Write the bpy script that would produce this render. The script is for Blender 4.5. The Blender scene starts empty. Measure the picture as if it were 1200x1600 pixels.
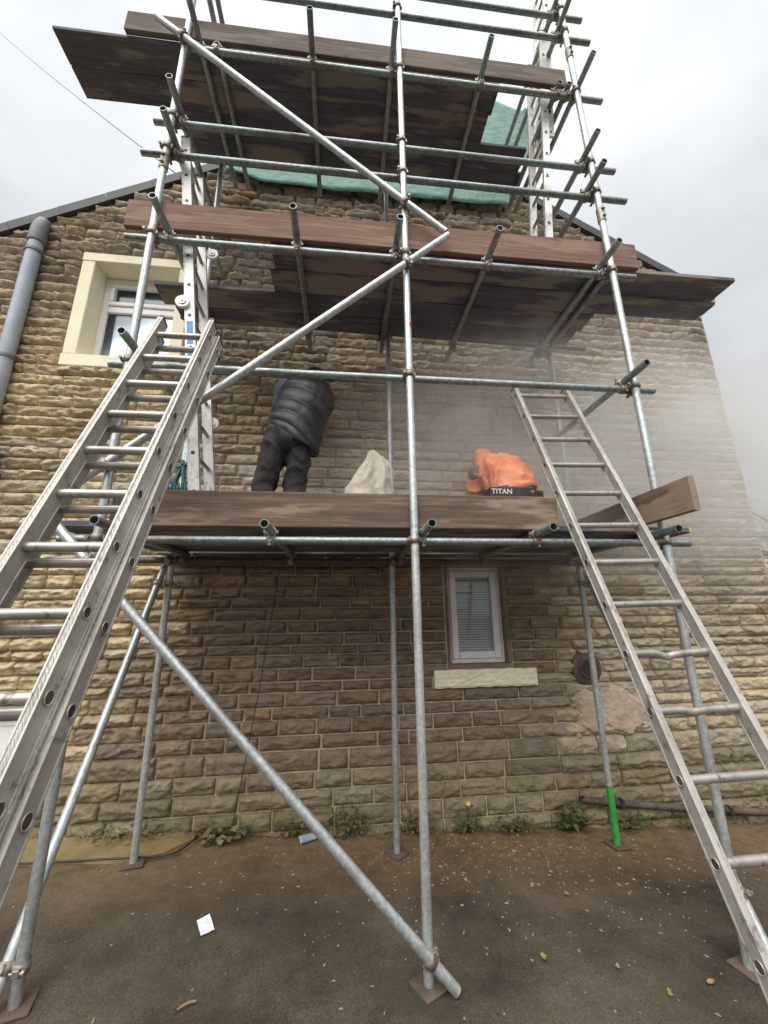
import bpy, bmesh, math, random
from mathutils import Vector, Matrix, noise

random.seed(7)
scene = bpy.context.scene
COL = scene.collection

# ------------------------------------------------------------------ camera
CAM_POS = Vector((0.0, 0.0, 1.62))
cam_p, cam_y, cam_r = 0.2563, 0.1048, -0.0121
_f = Vector((math.sin(cam_y)*math.cos(cam_p), math.cos(cam_y)*math.cos(cam_p), math.sin(cam_p)))
_r = Vector((math.cos(cam_y), -math.sin(cam_y), 0.0))
_u = _r.cross(_f)
CR = _r*math.cos(cam_r) + _u*math.sin(cam_r)
CU = -_r*math.sin(cam_r) + _u*math.cos(cam_r)
CF = _f
cd = bpy.data.cameras.new('camera')
cam = bpy.data.objects.new('camera', cd)
COL.objects.link(cam)
cam.matrix_world = Matrix(((CR.x, CU.x, -CF.x, CAM_POS.x), (CR.y, CU.y, -CF.y, CAM_POS.y),
                           (CR.z, CU.z, -CF.z, CAM_POS.z), (0, 0, 0, 1)))
cd.sensor_fit = 'VERTICAL'
cd.sensor_height = 36.0
cd.lens = 608.2853/1600*36.0
cd.clip_start = 0.05
cd.clip_end = 2000
scene.camera = cam

# ------------------------------------------------------------------ sky, sun, exposure
SUN_EL, SUN_AZ = math.radians(56), math.radians(205)      # azimuth clockwise from +Y (behind the camera, a little left)
world = bpy.data.worlds.new('World')
scene.world = world
world.use_nodes = True
nt = world.node_tree
nt.nodes.clear()
N = nt.nodes.new
w_out = N('ShaderNodeOutputWorld'); w_bg = N('ShaderNodeBackground')
w_sky = N('ShaderNodeTexSky'); w_sky.sky_type = 'NISHITA'; w_sky.sun_disc = False
w_sky.sun_elevation = SUN_EL; w_sky.sun_rotation = SUN_AZ
w_scale = N('ShaderNodeVectorMath'); w_scale.operation = 'SCALE'; w_scale.inputs['Scale'].default_value = 0.05
w_tc = N('ShaderNodeTexCoord'); w_map = N('ShaderNodeMapping'); w_map.inputs['Scale'].default_value = (1.0, 1.0, 1.9)
w_n1 = N('ShaderNodeTexNoise'); w_n1.inputs['Scale'].default_value = 2.2; w_n1.inputs['Detail'].default_value = 5; w_n1.inputs['Roughness'].default_value = 0.5
w_ramp = N('ShaderNodeValToRGB')
w_ramp.color_ramp.elements[0].position = 0.40; w_ramp.color_ramp.elements[0].color = (0.246, 0.256, 0.266, 1)
w_ramp.color_ramp.elements[1].position = 0.60; w_ramp.color_ramp.elements[1].color = (0.300, 0.306, 0.310, 1)
w_mix = N('ShaderNodeMixRGB'); w_mix.inputs[0].default_value = 0.94
L = nt.links.new
L(w_sky.outputs[0], w_scale.inputs[0]); L(w_scale.outputs[0], w_mix.inputs[1])
L(w_tc.outputs['Generated'], w_map.inputs[0]); L(w_map.outputs[0], w_n1.inputs['Vector'])
L(w_n1.outputs[0], w_ramp.inputs[0]); L(w_ramp.outputs[0], w_mix.inputs[2])
w_sep = N('ShaderNodeSeparateXYZ'); L(w_tc.outputs['Generated'], w_sep.inputs[0])       # overcast sky: brighter towards the zenith
w_grad = N('ShaderNodeMapRange'); w_grad.inputs['From Min'].default_value = 0.0; w_grad.inputs['From Max'].default_value = 1.0
w_grad.inputs['To Min'].default_value = 0.62; w_grad.inputs['To Max'].default_value = 1.40; L(w_sep.outputs['Z'], w_grad.inputs['Value'])
w_mul = N('ShaderNodeVectorMath'); w_mul.operation = 'SCALE'; L(w_mix.outputs[0], w_mul.inputs[0]); L(w_grad.outputs[0], w_mul.inputs['Scale'])
L(w_mul.outputs[0], w_bg.inputs[0]); w_bg.inputs[1].default_value = 1.0
L(w_bg.outputs[0], w_out.inputs[0])

sd = bpy.data.lights.new('sun', 'SUN'); sd.energy = 1.5; sd.angle = math.radians(70); sd.color = (1.0, 0.96, 0.90)
sun = bpy.data.objects.new('sun', sd); COL.objects.link(sun)
_sv = Vector((math.sin(SUN_AZ)*math.cos(SUN_EL), math.cos(SUN_AZ)*math.cos(SUN_EL), math.sin(SUN_EL)))
sun.rotation_euler = _sv.to_track_quat('Z', 'Y').to_euler()
sun.location = _sv*30

vs = scene.view_settings
vs.view_transform = 'Standard'; vs.look = 'None'; vs.exposure = 1.50; vs.gamma = 1.0; vs.use_curve_mapping = False
scene.cycles.max_bounces = 8
scene.cycles.transparent_max_bounces = 16
scene.cycles.volume_step_rate = 5.0
scene.cycles.volume_bounces = 2

# ------------------------------------------------------------------ materials
def new_mat(name):
    m = bpy.data.materials.new(name); m.use_nodes = True
    t = m.node_tree; t.nodes.clear()
    o = t.nodes.new('ShaderNodeOutputMaterial'); b = t.nodes.new('ShaderNodeBsdfPrincipled')
    t.links.new(b.outputs[0], o.inputs[0])
    return m, t, b, o

def nz(t, scale, detail=4, rough=0.55, vec=None, stretch=None, space='Object'):
    n = t.nodes.new('ShaderNodeTexNoise'); n.inputs['Scale'].default_value = scale
    n.inputs['Detail'].default_value = detail; n.inputs['Roughness'].default_value = rough
    if vec is None:
        c = t.nodes.new('ShaderNodeTexCoord'); vec = c.outputs[space]
    if stretch:
        mp = t.nodes.new('ShaderNodeMapping'); mp.inputs['Scale'].default_value = stretch
        t.links.new(vec, mp.inputs[0]); vec = mp.outputs[0]
    t.links.new(vec, n.inputs['Vector'])
    return n

def ramp(t, src, stops):
    r = t.nodes.new('ShaderNodeValToRGB'); e = r.color_ramp.elements
    while len(e) < len(stops): e.new(0.5)
    for k, (p, c) in enumerate(stops):
        e[k].position = p; e[k].color = (c[0], c[1], c[2], 1) if len(c) == 3 else c
    t.links.new(src, r.inputs[0]); return r

def mixc(t, fac, a, b, mode='MIX'):
    m = t.nodes.new('ShaderNodeMixRGB'); m.blend_type = mode
    for s, v in ((0, fac), (1, a), (2, b)):
        if isinstance(v, (int, float)): m.inputs[s].default_value = v
        elif isinstance(v, tuple): m.inputs[s].default_value = (v[0], v[1], v[2], 1)
        else: t.links.new(v, m.inputs[s])
    return m.outputs[0]

def bump(t, b, src, strength=0.4, dist=0.01):
    k = t.nodes.new('ShaderNodeBump'); k.inputs['Strength'].default_value = strength; k.inputs['Distance'].default_value = dist
    t.links.new(src, k.inputs['Height']); t.links.new(k.outputs[0], b.inputs['Normal']); return k

def simple(name, c1, c2=None, rough=0.6, metal=0.0, scale=12, stretch=None, bstr=0.0, bscale=60, bdist=0.004, rnd=0.0, spec=0.5, lo=0.35, hi=0.65):
    m, t, b, o = new_mat(name)
    b.inputs['Roughness'].default_value = rough; b.inputs['Metallic'].default_value = metal
    b.inputs['Specular IOR Level'].default_value = spec
    n = nz(t, scale, 5, 0.6, stretch=stretch)
    col = ramp(t, n.outputs[0], [(lo, c1), (hi, c2 or c1)]).outputs[0]
    if rnd:
        oi = t.nodes.new('ShaderNodeObjectInfo')
        r = ramp(t, oi.outputs['Random'], [(0, (1-rnd,)*3), (1, (1+rnd,)*3)])
        col = mixc(t, 1.0, col, r.outputs[0], 'MULTIPLY')
    t.links.new(col, b.inputs['Base Color'])
    if bstr:
        n2 = nz(t, bscale, 4, 0.6, stretch=stretch); bump(t, b, n2.outputs[0], bstr, bdist)
    return m

M = {}
def build_materials():
    # rock-faced sandstone: tint per stone from the mesh, grain, soot and lichen on top
    m, t, b, o = new_mat('sandstone')
    b.inputs['Roughness'].default_value = 0.92; b.inputs['Specular IOR Level'].default_value = 0.2
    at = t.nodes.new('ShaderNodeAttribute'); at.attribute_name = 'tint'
    g = t.nodes.new('ShaderNodeNewGeometry')
    n1 = nz(t, 9, 6, 0.65, vec=g.outputs['Position'], stretch=(1, 1, 2.2))
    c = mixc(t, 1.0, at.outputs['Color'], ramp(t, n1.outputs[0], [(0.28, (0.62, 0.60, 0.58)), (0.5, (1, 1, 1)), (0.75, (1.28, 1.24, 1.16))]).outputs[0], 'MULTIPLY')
    n2 = nz(t, 70, 5, 0.7, vec=g.outputs['Position'])
    c = mixc(t, 1.0, c, ramp(t, n2.outputs[0], [(0.3, (0.78, 0.77, 0.76)), (0.7, (1.18, 1.18, 1.18))]).outputs[0], 'MULTIPLY')
    n3 = nz(t, 3.3, 5, 0.6, vec=g.outputs['Position'])
    soot = ramp(t, n3.outputs[0], [(0.60, (0, 0, 0)), (0.76, (0.5, 0.5, 0.5))])
    c = mixc(t, soot.outputs[0], c, (0.085, 0.07, 0.055))
    sx = t.nodes.new('ShaderNodeSeparateXYZ'); t.links.new(g.outputs['Position'], sx.inputs[0])
    # lichen and moss on the lowest courses
    mr = t.nodes.new('ShaderNodeMapRange'); mr.inputs['From Min'].default_value = 0.75; mr.inputs['From Max'].default_value = -0.05
    t.links.new(sx.outputs['Z'], mr.inputs['Value'])
    n4 = nz(t, 6.5, 5, 0.65, vec=g.outputs['Position'])
    mm = t.nodes.new('ShaderNodeMath'); mm.operation = 'MULTIPLY'
    t.links.new(mr.outputs[0], mm.inputs[0]); t.links.new(ramp(t, n4.outputs[0], [(0.42, (0, 0, 0)), (0.62, (0.75, 0.75, 0.75))]).outputs[0], mm.inputs[1])
    c = mixc(t, mm.outputs[0], c, (0.15, 0.145, 0.06))
    t.links.new(c, b.inputs['Base Color'])
    nb = nz(t, 13, 8, 0.72, vec=g.outputs['Position'], stretch=(1, 1, 2.3)); nb.noise_type = 'RIDGED_MULTIFRACTAL'
    nc = nz(t, 55, 6, 0.7, vec=g.outputs['Position'], stretch=(1, 1, 1.7))
    b1 = bump(t, b, nb.outputs[0], 0.55, 0.02); b2 = bump(t, b, nc.outputs[0], 0.8, 0.012); t.links.new(b1.outputs[0], b2.inputs['Normal'])
    M['stone'] = m
    M['mortar'] = simple('mortar', (0.40, 0.325, 0.22), (0.56, 0.47, 0.34), 0.95, scale=3.0, bstr=0.7, bscale=60, bdist=0.008, spec=0.15)
    M['render_patch'] = simple('fresh_mortar', (0.42, 0.315, 0.23), (0.58, 0.46, 0.36), 0.95, scale=7, bstr=0.6, bscale=28, bdist=0.012, spec=0.15)
    M['cream'] = simple('cream_masonry_paint', (0.86, 0.80, 0.58), (0.92, 0.87, 0.68), 0.75, scale=6, bstr=0.35, bscale=30, bdist=0.006, spec=0.3)
    M['upvc'] = simple('white_upvc', (0.80, 0.78, 0.79), (0.87, 0.86, 0.86), 0.35, scale=4)
    M['blind'] = simple('pale_blind', (0.80, 0.80, 0.75), (0.88, 0.87, 0.83), 0.7, scale=3)
    M['sky_panel'] = simple('pane_sky_tone', (0.62, 0.68, 0.74), (0.72, 0.77, 0.82), 0.8, scale=3)  # pale blue tone painted for the sky reflected in the upper panes
    M['room'] = simple('dim_room', (0.16, 0.17, 0.17), (0.22, 0.22, 0.21), 0.9, scale=2)
    M['slate'] = simple('slate_roof', (0.05, 0.05, 0.055), (0.09, 0.09, 0.095), 0.7, scale=8, bstr=0.3)
    M['verge'] = simple('dark_verge_trim', (0.045, 0.047, 0.054), (0.07, 0.072, 0.08), 0.6, scale=5)
    M['pipe_grey'] = simple('weathered_grey_pipe', (0.27, 0.32, 0.38), (0.40, 0.45, 0.50), 0.5, scale=7, bstr=0.1, bscale=30, lo=0.3, hi=0.7)
    M['pipe_dark'] = simple('dark_grey_pipe_socket', (0.10, 0.10, 0.12), (0.17, 0.17, 0.19), 0.5, scale=9)
    M['black'] = simple('black_plastic', (0.02, 0.02, 0.022), (0.045, 0.043, 0.042), 0.45, scale=20)
    M['soot_shade'] = simple('hollow_rung_dark', (0.035, 0.028, 0.022), (0.10, 0.08, 0.06), 0.75, scale=14)  # dark tone painted for the shade inside hollow rung ends
    M['flue'] = simple('rusty_flue_plate', (0.04, 0.03, 0.024), (0.15, 0.115, 0.085), 0.8, scale=9, bstr=0.5, bscale=30)
    M['fillet'] = simple('dull_mortar', (0.17, 0.135, 0.095), (0.27, 0.21, 0.15), 0.95, scale=8, bstr=0.6)
    # tubes
    def galv(name, c1, c2, rough, metal, rust):
        m, t, b, o = new_mat(name)
        tc = t.nodes.new('ShaderNodeTexCoord')
        v = nz(t, 40, 4, 0.7, vec=tc.outputs['Object'])
        c = ramp(t, v.outputs[0], [(0.36, c1), (0.62, c2)]).outputs[0]
        n2 = nz(t, 7, 6, 0.7, vec=tc.outputs['Object'])
        n3 = nz(t, 2.2, 6, 0.75, vec=tc.outputs['Object']); f = ramp(t, n3.outputs[0], [(0.50, (0, 0, 0)), (0.66, (rust, rust, rust))])
        c = mixc(t, f.outputs[0], c, (0.13, 0.085, 0.055))
        oi = t.nodes.new('ShaderNodeObjectInfo')
        c = mixc(t, 1.0, c, ramp(t, oi.outputs['Random'], [(0, (0.82, 0.83, 0.85)), (1, (1.1, 1.1, 1.08))]).outputs[0], 'MULTIPLY')
        t.links.new(c, b.inputs['Base Color'])
        b.inputs['Metallic'].default_value = metal
        rr = ramp(t, n2.outputs[0], [(0.3, (rough-0.1,)*3), (0.7, (rough+0.15,)*3)]); t.links.new(rr.outputs[0], b.inputs['Roughness'])
        bump(t, b, v.outputs[0], 0.08, 0.002)
        return m
    M['galv'] = galv('galvanised_tube', (0.43, 0.465, 0.465), (0.65, 0.69, 0.68), 0.42, 0.65, 0.4)
    M['galv_old_shaded'] = galv('old_shaded_galvanised_tube', (0.22, 0.26, 0.26), (0.40, 0.45, 0.44), 0.42, 0.65, 0.6)  # rustier tubes, base colour darkened to carry shade on rails and transoms
    M['rusty_tube'] = galv('rusty_tube', (0.09, 0.08, 0.075), (0.17, 0.15, 0.135), 0.6, 0.4, 0.9)
    M['coupler'] = galv('coupler_steel', (0.20, 0.17, 0.13), (0.42, 0.40, 0.35), 0.5, 0.6, 0.7)
    M['rust'] = simple('rusty_plate', (0.085, 0.064, 0.05), (0.14, 0.10, 0.075), 0.92, scale=14, bstr=0.3)
    M['green_paint'] = simple('green_sprayed_paint', (0.02, 0.26, 0.05), (0.06, 0.40, 0.09), 0.5, scale=22)
    M['red_paint'] = simple('red_paint_mark', (0.55, 0.05, 0.02), (0.7, 0.09, 0.04), 0.5)
    # aluminium
    def alu(name, c1, c2, rough, metal):
        m, t, b, o = new_mat(name)
        tc = t.nodes.new('ShaderNodeTexCoord')
        n1 = nz(t, 6, 5, 0.6, vec=tc.outputs['Object'])
        c = ramp(t, n1.outputs[0], [(0.3, c1), (0.7, c2)]).outputs[0]
        n2 = nz(t, 28, 6, 0.75, vec=tc.outputs['Object'], stretch=(1, 0.5, 0.5))
        f = ramp(t, n2.outputs[0], [(0.56, (0, 0, 0)), (0.66, (0.75, 0.75, 0.75))])
        c = mixc(t, f.outputs[0], c, (0.12, 0.11, 0.10))
        t.links.new(c, b.inputs['Base Color'])
        b.inputs['Metallic'].default_value = metal; b.inputs['Roughness'].default_value = rough
        bump(t, b, n2.outputs[0], 0.06, 0.002)
        return m
    M['alu'] = alu('scuffed_aluminium', (0.40, 0.385, 0.35), (0.60, 0.58, 0.53), 0.48, 0.40)
    M['alu_rung'] = alu('worn_aluminium_rung', (0.30, 0.28, 0.255), (0.56, 0.54, 0.50), 0.42, 0.65)
    M['alu_white'] = alu('pale_aluminium', (0.70, 0.70, 0.68), (0.84, 0.84, 0.82), 0.45, 0.25)
    M['sticker'] = simple('blue_sticker', (0.03, 0.22, 0.55), (0.05, 0.30, 0.65), 0.4)
    # timber
    def wood(name, dark, mid, pale, amt):
        m, t, b, o = new_mat(name)
        tc = t.nodes.new('ShaderNodeTexCoord'); oi = t.nodes.new('ShaderNodeObjectInfo')
        add = t.nodes.new('ShaderNodeVectorMath'); add.operation = 'ADD'
        sc = t.nodes.new('ShaderNodeVectorMath'); sc.operation = 'SCALE'; sc.inputs[0].default_value = (7, 3, 5)
        t.links.new(oi.outputs['Random'], sc.inputs['Scale'])
        t.links.new(tc.outputs['Object'], add.inputs[0]); t.links.new(sc.outputs[0], add.inputs[1])
        V = add.outputs[0]
        g1 = nz(t, 55, 8, 0.75, vec=V, stretch=(0.035, 1, 1)); ds = nz(t, 1.6, 2, 0.5, vec=V)
        g0 = nz(t, 9, 6, 0.7, vec=V, stretch=(0.10, 1, 1))
        c = ramp(t, g1.outputs[0], [(0.32, tuple(x*0.75 for x in dark)), (0.5, dark), (0.68, tuple(x*1.15 for x in mid))]).outputs[0]
        c = mixc(t, 1.0, c, ramp(t, g0.outputs[0], [(0.33, (0.76, 0.77, 0.79)), (0.66, (1.22, 1.20, 1.17))]).outputs[0], 'MULTIPLY')
        g2 = nz(t, 3.2, 5, 0.6, vec=V, stretch=(0.28, 1.5, 1.5))
        vk = t.nodes.new('ShaderNodeTexVoronoi'); vk.inputs['Scale'].default_value = 2.1
        mk = t.nodes.new('ShaderNodeMapping'); mk.inputs['Scale'].default_value = (0.9, 2.4, 2.4); t.links.new(V, mk.inputs[0]); t.links.new(mk.outputs[0], vk.inputs['Vector'])
        c = mixc(t, ramp(t, vk.outputs['Distance'], [(0.035, (0.85, 0.85, 0.85)), (0.075, (0, 0, 0))]).outputs[0], c, (0.04, 0.026, 0.018))
        f = ramp(t, g2.outputs[0], [(0.50, (0, 0, 0)), (0.555, (amt, amt, amt))])
        c = mixc(t, f.outputs[0], c, pale)
        g3 = nz(t, 5, 6, 0.7, vec=V); f3 = ramp(t, g3.outputs[0], [(0.58, (0, 0, 0)), (0.75, (0.6, 0.6, 0.6))])
        c = mixc(t, f3.outputs[0], c, (0.05, 0.04, 0.035))
        t.links.new(c, b.inputs['Base Color']); b.inputs['Roughness'].default_value = 0.82; b.inputs['Specular IOR Level'].default_value = 0.3
        bump(t, b, g1.outputs[0], 0.35, 0.004)
        return m
    M['wood'] = wood('weathered_board', (0.135, 0.098, 0.074), (0.225, 0.165, 0.125), (0.36, 0.275, 0.20), 0.65)
    M['wood_red'] = wood('reddish_board', (0.20, 0.12, 0.09), (0.30, 0.19, 0.145), (0.36, 0.25, 0.19), 0.45)
    M['wood_grey'] = wood('greyed_board', (0.11, 0.09, 0.075), (0.18, 0.15, 0.125), (0.25, 0.21, 0.17), 0.4)
    M['deck'] = wood('dark_deck_board', (0.112, 0.114, 0.138), (0.135, 0.136, 0.160), (0.36, 0.31, 0.25), 0.6)
    M['tarp'] = simple('green_tarpaulin', (0.105, 0.245, 0.19), (0.155, 0.31, 0.25), 0.6, scale=5, bstr=0.5, bscale=9, bdist=0.04)
    # cloth
    M['gilet'] = simple('black_quilted_nylon', (0.014, 0.015, 0.017), (0.034, 0.034, 0.036), 0.42, scale=14, bstr=0.3, bscale=45, bdist=0.005)
    M['sleeve'] = simple('blue_grey_cotton', (0.085, 0.10, 0.135), (0.12, 0.14, 0.18), 0.9, scale=12, bstr=0.2)
    M['trouser'] = simple('dusty_charcoal_work_trousers', (0.024, 0.024, 0.026), (0.085, 0.08, 0.07), 0.9, scale=6, bstr=0.35, bscale=30, bdist=0.006, lo=0.4, hi=0.78)
    M['orange'] = simple('faded_orange_cotton', (0.65, 0.205, 0.095), (0.77, 0.33, 0.19), 0.9, scale=5, bstr=0.3, bscale=25, bdist=0.006)
    M['grey_cloth'] = simple('grey_cloth', (0.10, 0.11, 0.115), (0.16, 0.16, 0.16), 0.9)
    M['skin'] = simple('skin', (0.50, 0.30, 0.21), (0.56, 0.35, 0.25), 0.55, scale=10)
    M['boot'] = simple('dusty_boot_leather', (0.05, 0.04, 0.03), (0.12, 0.10, 0.08), 0.7)
    M['teal'] = simple('teal_plastic', (0.025, 0.15, 0.17), (0.045, 0.21, 0.23), 0.45, scale=8)
    M['box_black'] = simple('black_card', (0.02, 0.021, 0.024), (0.035, 0.036, 0.04), 0.5)
    M['box_blue'] = simple('blue_grey_card', (0.05, 0.09, 0.14), (0.08, 0.12, 0.18), 0.6)
    M['white_print'] = simple('white_print', (0.50, 0.50, 0.50), (0.68, 0.68, 0.68), 0.7, scale=60)
    M['orange_print'] = simple('orange_print', (0.6, 0.16, 0.03), (0.6, 0.16, 0.03), 0.6)
    M['paper'] = simple('white_paper', (0.78, 0.80, 0.88), (0.84, 0.86, 0.92), 0.8, scale=20)
    # bag
    m, t, b, o = new_mat('translucent_rubble_bag')
    n = nz(t, 12, 5, 0.6); c = ramp(t, n.outputs[0], [(0.35, (0.86, 0.77, 0.63)), (0.65, (0.95, 0.92, 0.86))]).outputs[0]
    t.links.new(c, b.inputs['Base Color']); b.inputs['Roughness'].default_value = 0.32
    tr = t.nodes.new('ShaderNodeBsdfTranslucent'); t.links.new(c, tr.inputs[0])
    tp = t.nodes.new('ShaderNodeBsdfTransparent')
    mx = t.nodes.new('ShaderNodeMixShader'); mx.inputs[0].default_value = 0.35
    mx2 = t.nodes.new('ShaderNodeMixShader'); mx2.inputs[0].default_value = 0.15
    t.links.new(b.outputs[0], mx.inputs[1]); t.links.new(tr.outputs[0], mx.inputs[2])
    t.links.new(mx.outputs[0], mx2.inputs[1]); t.links.new(tp.outputs[0], mx2.inputs[2]); t.links.new(mx2.outputs[0], o.inputs[0])
    bump(t, b, nz(t, 14, 5, 0.6).outputs[0], 0.9, 0.03)
    M['bag'] = m
    # glass pane
    m, t, b, o = new_mat('window_glass')
    gl = t.nodes.new('ShaderNodeBsdfGlossy'); gl.inputs['Roughness'].default_value = 0.06; gl.inputs[0].default_value = (0.86, 0.92, 0.97, 1)
    tp = t.nodes.new('ShaderNodeBsdfTransparent'); tp.inputs[0].default_value = (0.95, 0.97, 0.97, 1)
    lw = t.nodes.new('ShaderNodeFresnel'); lw.inputs[0].default_value = 1.45
    ad = t.nodes.new('ShaderNodeMath'); ad.operation = 'ADD'; ad.inputs[1].default_value = 0.03; t.links.new(lw.outputs[0], ad.inputs[0])
    mx = t.nodes.new('ShaderNodeMixShader'); t.links.new(ad.outputs[0], mx.inputs[0]); t.links.new(tp.outputs[0], mx.inputs[1]); t.links.new(gl.outputs[0], mx.inputs[2])
    t.links.new(mx.outputs[0], o.inputs[0]); M['glass'] = m
    # ground: worn tarmac, brown silt towards the wall, moss
    m, t, b, o = new_mat('worn_tarmac')
    g = t.nodes.new('ShaderNodeNewGeometry'); P = g.outputs['Position']
    n1 = nz(t, 1.1, 8, 0.68, vec=P); n2 = nz(t, 160, 3, 0.7, vec=P); n3 = nz(t, 0.9, 5, 0.6, vec=P)
    c = ramp(t, n1.outputs[0], [(0.36, (0.036, 0.030, 0.023)), (0.48, (0.072, 0.060, 0.045)), (0.64, (0.118, 0.098, 0.075))]).outputs[0]
    c = mixc(t, 1.0, c, ramp(t, n2.outputs[0], [(0.3, (0.5, 0.5, 0.5)), (0.7, (1.6, 1.57, 1.5))]).outputs[0], 'MULTIPLY')
    vo = t.nodes.new('ShaderNodeTexVoronoi'); vo.inputs['Scale'].default_value = 95; t.links.new(P, vo.inputs['Vector'])
    wn = ramp(t, vo.outputs['Color'], [(0.0, (0.7, 0.7, 0.7)), (0.80, (1, 1, 1)), (0.93, (1.0, 1.0, 1.0)), (1.0, (2.1, 2.0, 1.85))])
    c = mixc(t, 0.8, c, wn.outputs[0], 'MULTIPLY')
    sx = t.nodes.new('ShaderNodeSeparateXYZ'); t.links.new(P, sx.inputs[0])
    ma = t.nodes.new('ShaderNodeMath'); ma.operation = 'MULTIPLY_ADD'; ma.inputs[1].default_value = 0.9
    t.links.new(n3.outputs[0], ma.inputs[0]); t.links.new(sx.outputs['Y'], ma.inputs[2])
    mr = t.nodes.new('ShaderNodeMapRange'); mr.inputs['From Min'].default_value = 3.15; mr.inputs['From Max'].default_value = 3.85
    t.links.new(ma.outputs[0], mr.inputs['Value'])
    silt = ramp(t, nz(t, 14, 6, 0.7, vec=P).outputs[0], [(0.3, (0.125, 0.082, 0.042)), (0.7, (0.23, 0.16, 0.09))]).outputs[0]
    c = mixc(t, mr.outputs[0], c, silt)
    mo = ramp(t, nz(t, 2.6, 6, 0.65, vec=P).outputs[0], [(0.52, (0, 0, 0)), (0.68, (0.7, 0.7, 0.7))]).outputs[0]
    c = mixc(t, mo, c, (0.062, 0.054, 0.030))
    t.links.new(c, b.inputs['Base Color']); b.inputs['Roughness'].default_value = 0.9; b.inputs['Specular IOR Level'].default_value = 0.25
    nb = nz(t, 120, 4, 0.7, vec=P); bump(t, b, nb.outputs[0], 0.6, 0.006)
    M['tarmac'] = m
    M['moss_strip'] = simple('mossy_concrete', (0.17, 0.125, 0.05), (0.25, 0.19, 0.085), 0.95, scale=7, bstr=0.5, bscale=50)
    M['chips'] = simple('stone_chips', (0.15, 0.105, 0.065), (0.42, 0.34, 0.25), 0.9, scale=14, spec=0.2)
    M['leaf'] = simple('weed_leaf', (0.045, 0.075, 0.022), (0.115, 0.135, 0.045), 0.65, scale=18)
    M['leaf_dry'] = simple('dead_leaf', (0.22, 0.13, 0.05), (0.36, 0.24, 0.11), 0.85, scale=40)
    M['leaf_olive'] = simple('olive_weed_leaf', (0.09, 0.09, 0.04), (0.17, 0.15, 0.07), 0.7, scale=18)
    M['lime'] = simple('lime_end_paint', (0.38, 0.42, 0.14), (0.50, 0.52, 0.22), 0.7)
    M['yellow'] = simple('yellow_petal', (0.8, 0.55, 0.02), (0.85, 0.62, 0.05), 0.6)
    M['bark'] = simple('bark', (0.09, 0.07, 0.05), (0.15, 0.12, 0.09), 0.9, scale=14, bstr=0.5)
    M['tree_leaf'] = simple('tree_foliage', (0.06, 0.085, 0.035), (0.12, 0.15, 0.06), 0.7, scale=3)
    M['far_wall'] = simple('pale_render', (0.62, 0.58, 0.48), (0.70, 0.66, 0.56), 0.9, scale=1)
build_materials()

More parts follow.
